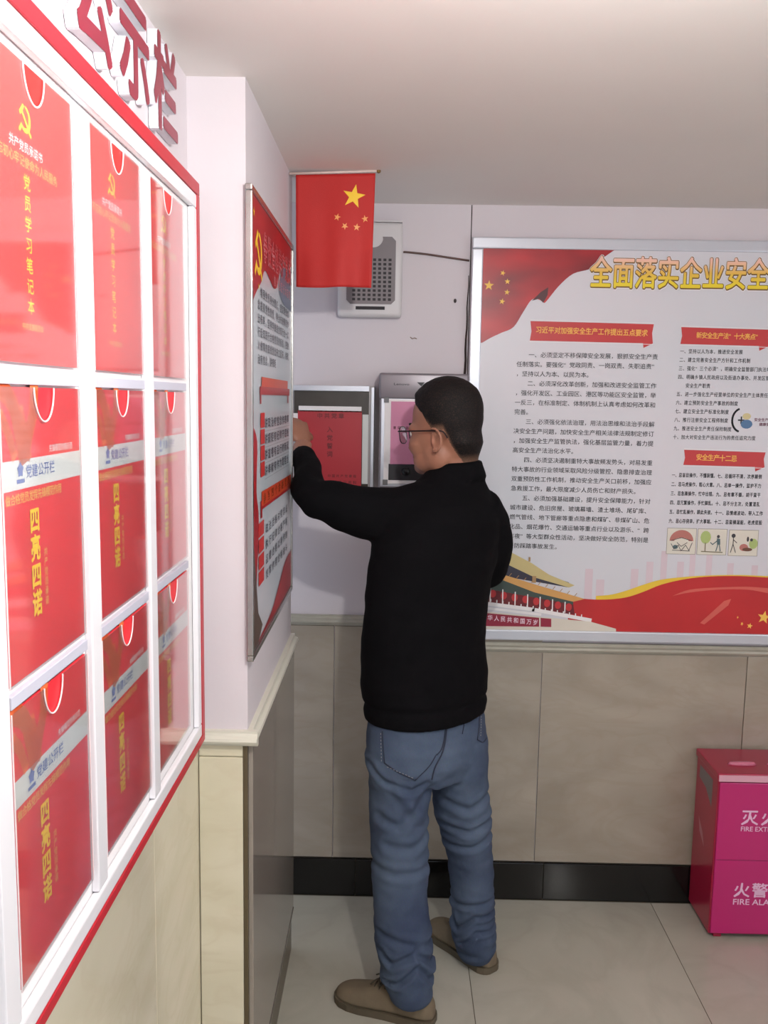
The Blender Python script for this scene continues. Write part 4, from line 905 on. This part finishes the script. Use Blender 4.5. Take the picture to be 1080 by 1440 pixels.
# --- shoes
suede = mat('shoe_suede', (118, 104, 84), .85, var=.12, scale=18, bump=.15, bscale=200); sole_m = mat('shoe_sole', (92, 82, 66), .6, var=.08); lace_m = mat('lace_brown', (66, 58, 46), .8)
def shoe(heel, toe, label):
    h, t = Vector(heel), Vector(toe); f = (t-h); Ln = f.length; f.normalize(); s_ = Vector((f.y, -f.x, 0))
    sec = [(0, .010, .050), (.012, .019, .060), (.035, .027, .072), (.065, .033, .084), (.10, .037, .094), (.22, .039, .102), (.36, .040, .100), (.47, .041, .086), (.58, .044, .070), (.70, .048, .058), (.82, .047, .050), (.91, .040, .044), (.97, .026, .036), (1.0, .010, .026)]
    bm = B(); n = 20; rs = []
    for u, w, hh in sec:
        c = h+f*(Ln*u); r = []
        for k in range(n):
            a = PI*k/(n-1); x = -math.cos(a); z = math.sin(a); x = math.copysign(abs(x)**.75, x)
            r.append(bm.verts.new(c+s_*(x*w*(1-.25*z*z*(1 if u > .02 and u < .5 else .2)))+Vector((0, 0, .014+(hh-.014)*z**.8))))
        rs.append(r)
    for q, r in zip(rs, rs[1:]):
        for k in range(n-1): bm.faces.new((q[k], q[k+1], r[k+1], r[k]))
        bm.faces.new((q[-1], q[0], r[0], r[-1]))
    bm.faces.new(rs[0]); bm.faces.new(rs[-1][::-1]); bmesh.ops.recalc_face_normals(bm, faces=bm.faces)
    so = obj('shoe', bm, suede, mn, True, label)
    m = so.modifiers.new('sub', 'SUBSURF'); m.levels = m.render_levels = 1
    bm = B(); top, bot = [], []
    out = [(u, w+.0035) for u, w, _ in sec]; ring = [(u, w) for u, w in out]+[(u, -w) for u, w in out[::-1]]
    V0 = [bm.verts.new(h+f*(Ln*(u*1.02-.01))+s_*w+Vector((0, 0, .0006))) for u, w in ring]; V1 = [bm.verts.new(v.co+Vector((0, 0, .019))) for v in V0]
    for i in range(len(ring)): bm.faces.new((V0[i], V0[(i+1) % len(ring)], V1[(i+1) % len(ring)], V1[i]))
    bm.faces.new(V0[::-1]); bm.faces.new(V1); bmesh.ops.recalc_face_normals(bm, faces=bm.faces)
    obj('sole', bm, sole_m, so, False)
    for k, u in enumerate((.47, .53, .59)):
        hh = .090-(u-.47)*.18; c = h+f*(Ln*u)+Vector((0, 0, hh))
        obj('lace', tube(B(), smooth_curve([tuple(c-s_*.024-Vector((0, 0, .014))), tuple(c-s_*.010), tuple(c+s_*.010), tuple(c+s_*.024-Vector((0, 0, .014)))], 3), .0027, 6), lace_m, so, True)
    c = h+f*(Ln*.50)+Vector((0, 0, .094))
    for sg in (-1, 1):
        P = [c, c+s_*sg*.016+f*.010+Vector((0, 0, .006)), c+s_*sg*.030+f*.004-Vector((0, 0, .006)), c+s_*sg*.018-f*.004-Vector((0, 0, .002)), c]
        obj('lace_loop', tube(B(), smooth_curve([tuple(p) for p in P], 4), .0023, 6), lace_m, so, True)
        P = [c, c+s_*sg*.012+f*.020-Vector((0, 0, .004)), c+s_*sg*.022+f*.034-Vector((0, 0, .016))]
        obj('lace_end', tube(B(), smooth_curve([tuple(p) for p in P], 4), .0021, 6), lace_m, so, True)
    return h, f
hl = at(611, 1434, 2.155); hl.z = 0; tl_ = at(474, 1398, 2.255); tl_.z = 0
shoe(hl, tl_, 'olive brown suede lace-up shoe on the left foot, toe pointing left')
hr = at(693, 1366, 2.37); hr.z = 0; tr_ = at(607, 1302, 2.585); tr_.z = 0
shoe(hr, tr_, 'olive brown suede lace-up shoe on the right foot')
# --- head frame
th = math.radians(29); ff = Vector((-math.cos(th), math.sin(th), -.12)).normalized(); ll = Vector((-math.sin(th), -math.cos(th), 0)); uu = ff.cross(-ll).normalized()
if uu.z < 0: uu = -uu
HC0 = at(627, 602, 2.365)
RM = Matrix((ff, ll, uu)).transposed()           # columns: forward, left, up
def hp(a, b, c): return HC0+ff*a+ll*b+uu*c
bb_ = B()
def he(a, b, c, ra, rb, rc, sub=3): ell(bb_, hp(a, b, c), (ra, rb, rc), RM, sub)
he(-.008, 0, .030, .098, .079, .096, 4)          # cranium
he(.022, 0, -.020, .082, .070, .090, 4)          # face mass
he(.040, 0, -.084, .060, .056, .042)             # jaw
he(.076, 0, -.098, .026, .028, .022)             # chin
for s_ in (-1, 1):
    he(.060, s_*.036, -.040, .036, .030, .034); he(.072, s_*.028, .006, .026, .028, .016); he(.012, s_*.048, -.070, .040, .022, .042); he(.046, s_*.032, -.080, .042, .030, .036)
he(.096, 0, -.030, .017, .012, .026); he(.104, 0, -.044, .013, .015, .010); he(.092, 0, -.070, .012, .022, .007); he(.090, 0, -.081, .012, .019, .008)
# neck
fh = Vector((ff.x, ff.y, 0)).normalized()
loft(bb_, [(hp(-.030, 0, .0), fh*.066, ll*.064), (hp(-.036, 0, -.040), fh*.064, ll*.063), (at(639, 645, 2.372), fh*.063, ll*.060), (at(641, 662, 2.370), fh*.064, ll*.060), (at(641, 690, 2.36), fh*.058, ll*.055)], 28)
# ears
for s_ in (-1, 1):
    c = hp(-.006, s_*.080, -.020)
    rim = [hp(-.006-.021*math.cos(a), s_*(.079+.012*(1 if math.cos(a) > -.2 else .3)), -.030+.030*math.sin(a)) for a in [math.radians(d) for d in range(-110, 120, 20)]]
    tube(bb_, smooth_curve([tuple(p) for p in rim], 2), .0042, 8)
    ell(bb_, hp(-.008, s_*.078, -.030), (.018, .006, .027), RM, 2); ell(bb_, hp(-.001, s_*.078, -.056), (.009, .006, .009), RM, 2)
# trunk and limbs under the clothes
loft(bb_, [(at(640, 680, 2.35), Vector((.07, 0, 0)), Vector((0, .05, 0)))]+[(r[0], r[1]*.72, r[2]*.72) for r in (tring(566, 684, 735, 2.34, .07), tring(530, 690, 800, 2.33, .10), tring(525, 680, 900, 2.325, .11), tring(528, 675, 1000, 2.325, .11), tring(540, 665, 1060, 2.325, .09))], 20)
tube(bb_, [at(562, 1040, 2.30), at(562, 1150, 2.27), at(563, 1230, 2.24), at(570, 1330, 2.20), at(580, 1402, 2.19)], [.062, .055, .045, .040, .034], 12)
tube(bb_, [at(645, 1040, 2.34), at(650, 1140, 2.38), at(663, 1220, 2.39), at(665, 1300, 2.40), at(670, 1345, 2.405)], [.062, .055, .045, .040, .034], 12)
tube(bb_, [at(600, 716, 2.32), at(530, 722, 2.32), el_, at(431, 655, 2.42), at(425.5, 638, 2.51), at(424, 628, 2.545)], [.045, .042, .036, .030, .026, .026], 14)
tube(bb_, [at(664, 728, 2.38), at(690, 768, 2.43), at(684, 798, 2.47), at(628, 780, 2.58), at(596, 762, 2.615)], [.04, .04, .036, .03, .026], 14)
def hand(wp, fwd, pn_, curl, side):
    """palm + four unequal curled fingers + thumb; fwd = wrist to knuckles, pn_ = palm normal (the way the fingers curl)"""
    fwd = fwd.normalized(); pn_ = (pn_-fwd*pn_.dot(fwd)).normalized(); ac = fwd.cross(pn_)*side
    R = Matrix((fwd, ac, pn_)).transposed()
    ell(bb_, wp+fwd*.045, (.050, .040, .017), R, 3); ell(bb_, wp+fwd*.022+ac*.022+pn_*.010, (.034, .018, .016), R, 3)
    for i, (o_, L3, r) in enumerate(((.030, (.042, .026, .020), .0088), (.0105, (.046, .030, .022), .0090), (-.0095, (.042, .028, .021), .0086), (-.029, (.034, .021, .018), .0078))):
        p = wp+fwd*(.080-.004*abs(i-1))+ac*o_; pts = [p-fwd*.03, p]; a = .25*curl
        for k in range(3):
            a += (.55, .75, .55)[k]*curl; p = p+(fwd*math.cos(a)+pn_*math.sin(a))*L3[k]; pts.append(p)
        tube(bb_, [tuple(q) for q in smooth_curve([tuple(q) for q in pts], 3)], r*.98, 10); ell(bb_, pts[-1], (r, r, r), None, 2); ell(bb_, pts[1], (r*1.15,)*3, None, 2)
    p = wp+fwd*.028+ac*.034; pts = [p-ac*.012, p+ac*.012+fwd*.012+pn_*.012, p+ac*.016+fwd*.038+pn_*.026, p+ac*.004+fwd*.060+pn_*.036]
    tube(bb_, [tuple(q) for q in smooth_curve([tuple(q) for q in pts], 3)], .0105, 10); ell(bb_, pts[-1], (.0098,)*3, None, 2)
w_ = at(422.5, 622, 2.550)
hand(w_, Vector((-.20, .50, .55)), Vector((-.55, .75, -.35)), 1.15, -1)
w2 = at(594, 761, 2.617); hand(w2, Vector((-.5, .30, .55)), Vector((-.2, .5, .2)), .75, 1)
bb_ = fuse(bb_, .0034, 3, .5)
def notear(v):
    d = v.co-HC0; return d.length < .22 and abs(d.dot(ll)) < .074 and not (d.dot(ff) > .085 and abs(d.dot(ll)) < .02)
vv = [v for v in bb_.verts if notear(v)]
for _ in range(14): bmesh.ops.smooth_vert(bb_, verts=vv, factor=.5, use_axis_x=True, use_axis_y=True, use_axis_z=True)
# sculpt: eye sockets, parting of lips, hollow of the ear
for v in bb_.verts:
    d = v.co-HC0; a, b, c = d.dot(ff), d.dot(ll), d.dot(uu)
    if a > .04:
        for s_ in (-1, 1):
            q = ((b-s_*.032)/.018)**2+((c+.006)/.012)**2; v.co -= ff*.007*math.exp(-q)
        v.co -= ff*.004*math.exp(-((c+.0755)/.0025)**2-(b/.022)**2)
    if abs(b) > .074 and -.03 < a < .02: v.co -= ll*math.copysign(.007, b)*math.exp(-((a+.004)/.008)**2-((c+.030)/.015)**2)
# hair cap: the scalp part of the same surface, lifted outwards
hb = bb_.copy()
def hairness(p):
    d = p-HC0; a, b, c = d.dot(ff), d.dot(ll), d.dot(uu)
    # hairline: forehead height in front, temples, over the ears, down to the nape
    if a > .060: line = .070+.35*(a-.060)
    elif a > .030: line = .070-(.060-a)*.9
    elif a > .002: line = .043-(.030-a)*1.7
    elif a > -.028: line = -.005
    else: line = -.005-(-.028-a)*3.6
    if abs(b) > .081 and abs(a+.006) < .028 and c < .008: return -1
    return (c-max(line, -.098))
ker = [f for f in hb.faces if hairness(f.calc_center_median()) < 0 or (f.calc_center_median()-HC0).length > .19]
bmesh.ops.delete(hb, geom=ker, context='FACES'); hb.normal_update()
for v in hb.verts:
    d = v.co-HC0; c = d.dot(uu); a = d.dot(ff); e = hairness(v.co)
    top = max(0, min(1, (c-.030)/.060)); thick = .0012+.0110*top*min(1, max(0, e)/.02)
    v.co += v.normal*(thick+.0012*top*noise.noise(v.co*140))
for _ in range(2): bmesh.ops.smooth_vert(hb, verts=hb.verts, factor=.4, use_axis_x=True, use_axis_y=True, use_axis_z=True)
for f in hb.faces: f.smooth = True
obj_body = obj('body', bb_, skin, mn, True, 'skin of the head, neck and hands')
# short clipped sides: hair colour thins into the skin towards the hairline
hm = bpy.data.materials.new('hair_faded'); hm.use_nodes = True; nt = hm.node_tree; N = nt.nodes; L = nt.links; b_ = N['Principled BSDF']
at_ = N.new('ShaderNodeAttribute'); at_.attribute_name = 'hair_amount'; mx = N.new('ShaderNodeMix'); mx.data_type = 'RGBA'
nz = N.new('ShaderNodeTexNoise'); nz.inputs['Scale'].default_value = 420; tc = N.new('ShaderNodeTexCoord'); L.new(tc.outputs['Object'], nz.inputs[0])
ad = N.new('ShaderNodeMath'); ad.operation = 'MULTIPLY_ADD'; L.new(nz.outputs['Fac'], ad.inputs[0]); ad.inputs[1].default_value = .5; L.new(at_.outputs['Fac'], ad.inputs[2])
sb = N.new('ShaderNodeMath'); sb.operation = 'SUBTRACT'; sb.use_clamp = True; L.new(ad.outputs[0], sb.inputs[0]); sb.inputs[1].default_value = .25
L.new(sb.outputs[0], mx.inputs[0]); mx.inputs[6].default_value = (*srgb(150, 112, 90), 1); mx.inputs[7].default_value = (*srgb(12, 10, 12), 1)
L.new(mx.outputs[2], b_.inputs['Base Color']); b_.inputs['Roughness'].default_value = .7; b_.inputs['Specular IOR Level'].default_value = .25
bp = N.new('ShaderNodeBump'); bp.inputs['Strength'].default_value = .5; bp.inputs['Distance'].default_value = .002; L.new(nz.outputs['Fac'], bp.inputs['Height']); L.new(bp.outputs[0], b_.inputs['Normal'])
dens = []
for v in hb.verts:
    e = hairness(v.co); c = (v.co-HC0).dot(uu); dens.append(max(0, min(1, .42+e/.045+max(0, c)/.08)))
ho = obj('hair', hb, hm, mn, True, 'short black hair clipped close at the sides')
at2 = ho.data.attributes.new('hair_amount', 'FLOAT', 'POINT'); at2.data.foreach_set('value', dens)
# eyes, brows
for s_ in (-1, 1):
    bm = B(); ell(bm, hp(.0815, s_*.032, -.006), (.0115, .0115, .0115), None, 2); e_ = obj('eye', bm, mat('eye_white', (226, 220, 214), .2), mn, True)
    bm = B(); ell(bm, hp(.0895, s_*.032, -.006), (.0045, .0052, .0052), RM, 2); obj('iris', bm, mat('iris_dark', (40, 26, 20), .2), e_, True)
    obj('eyebrow', tube(B(), [hp(.094-.004*k*k*.25, s_*(.014+.010*k), .017+.003*math.sin(k)) for k in range(4)], [.003, .0036, .003, .0016], 6), hair_m, mn, True)
# glasses
gl = empty('glasses', tuple(hp(.10, 0, -.02)), None, None); gl.parent = mn; gl.location = hp(.10, 0, -.02)-wloc(mn); gl['label'] = 'thin dark framed glasses'
frm = mat('glasses_frame', (36, 22, 26), .3, .3)
for s_ in (-1, 1):
    P = []
    for k in range(20):
        a = 2*PI*k/20; ca, sa = math.cos(a), math.sin(a)
        P.append(hp(.118-.010*abs(.034+.026*ca)/.06, s_*(.036+.028*math.copysign(abs(ca)**.75, ca)), -.008+.023*math.copysign(abs(sa)**.75, sa)))
    obj('rim', tube(B(), P, .0013, 6, closed=True), frm, gl, True)
    bm = B(); bm.faces.new([bm.verts.new(p) for p in P]); g = bmesh.ops.extrude_face_region(bm, geom=bm.faces[:]); bmesh.ops.translate(bm, verts=[e for e in g['geom'] if isinstance(e, bmesh.types.BMVert)], vec=-ff*.001); bmesh.ops.recalc_face_normals(bm, faces=bm.faces)
    obj('lens', bm, glass, gl)
    obj('temple_arm', tube(B(), smooth_curve([tuple(hp(.108, s_*.064, .002)), tuple(hp(.098, s_*.077, .002)), tuple(hp(.03, s_*.0835, -.003)), tuple(hp(-.010, s_*.088, -.006)), tuple(hp(-.030, s_*.082, -.010)), tuple(hp(-.040, s_*.078, -.028))], 4), .0021, 6), frm, gl, True)
obj('bridge', tube(B(), [hp(.118, -.010, .000), hp(.1215, 0, .004), hp(.118, .010, .000)], .0013, 6), frm, gl, True)
#PERSON_END

#TAGS
for o in list(COL.objects):
    if o.type == 'MESH' and o.parent is not None and any(k in o.name for k in ('text', 'lettering', 'caption', 'subtitle', 'imprint', 'motto', 'heading', 'outline', 'shadow', 'subline', 'rules', 'holes', 'boxes', 'bars', 'print', 'letter_face', 'slogan', 'emblem', 'banner_edge', 'drawing')): o['kind'] = 'stuff'
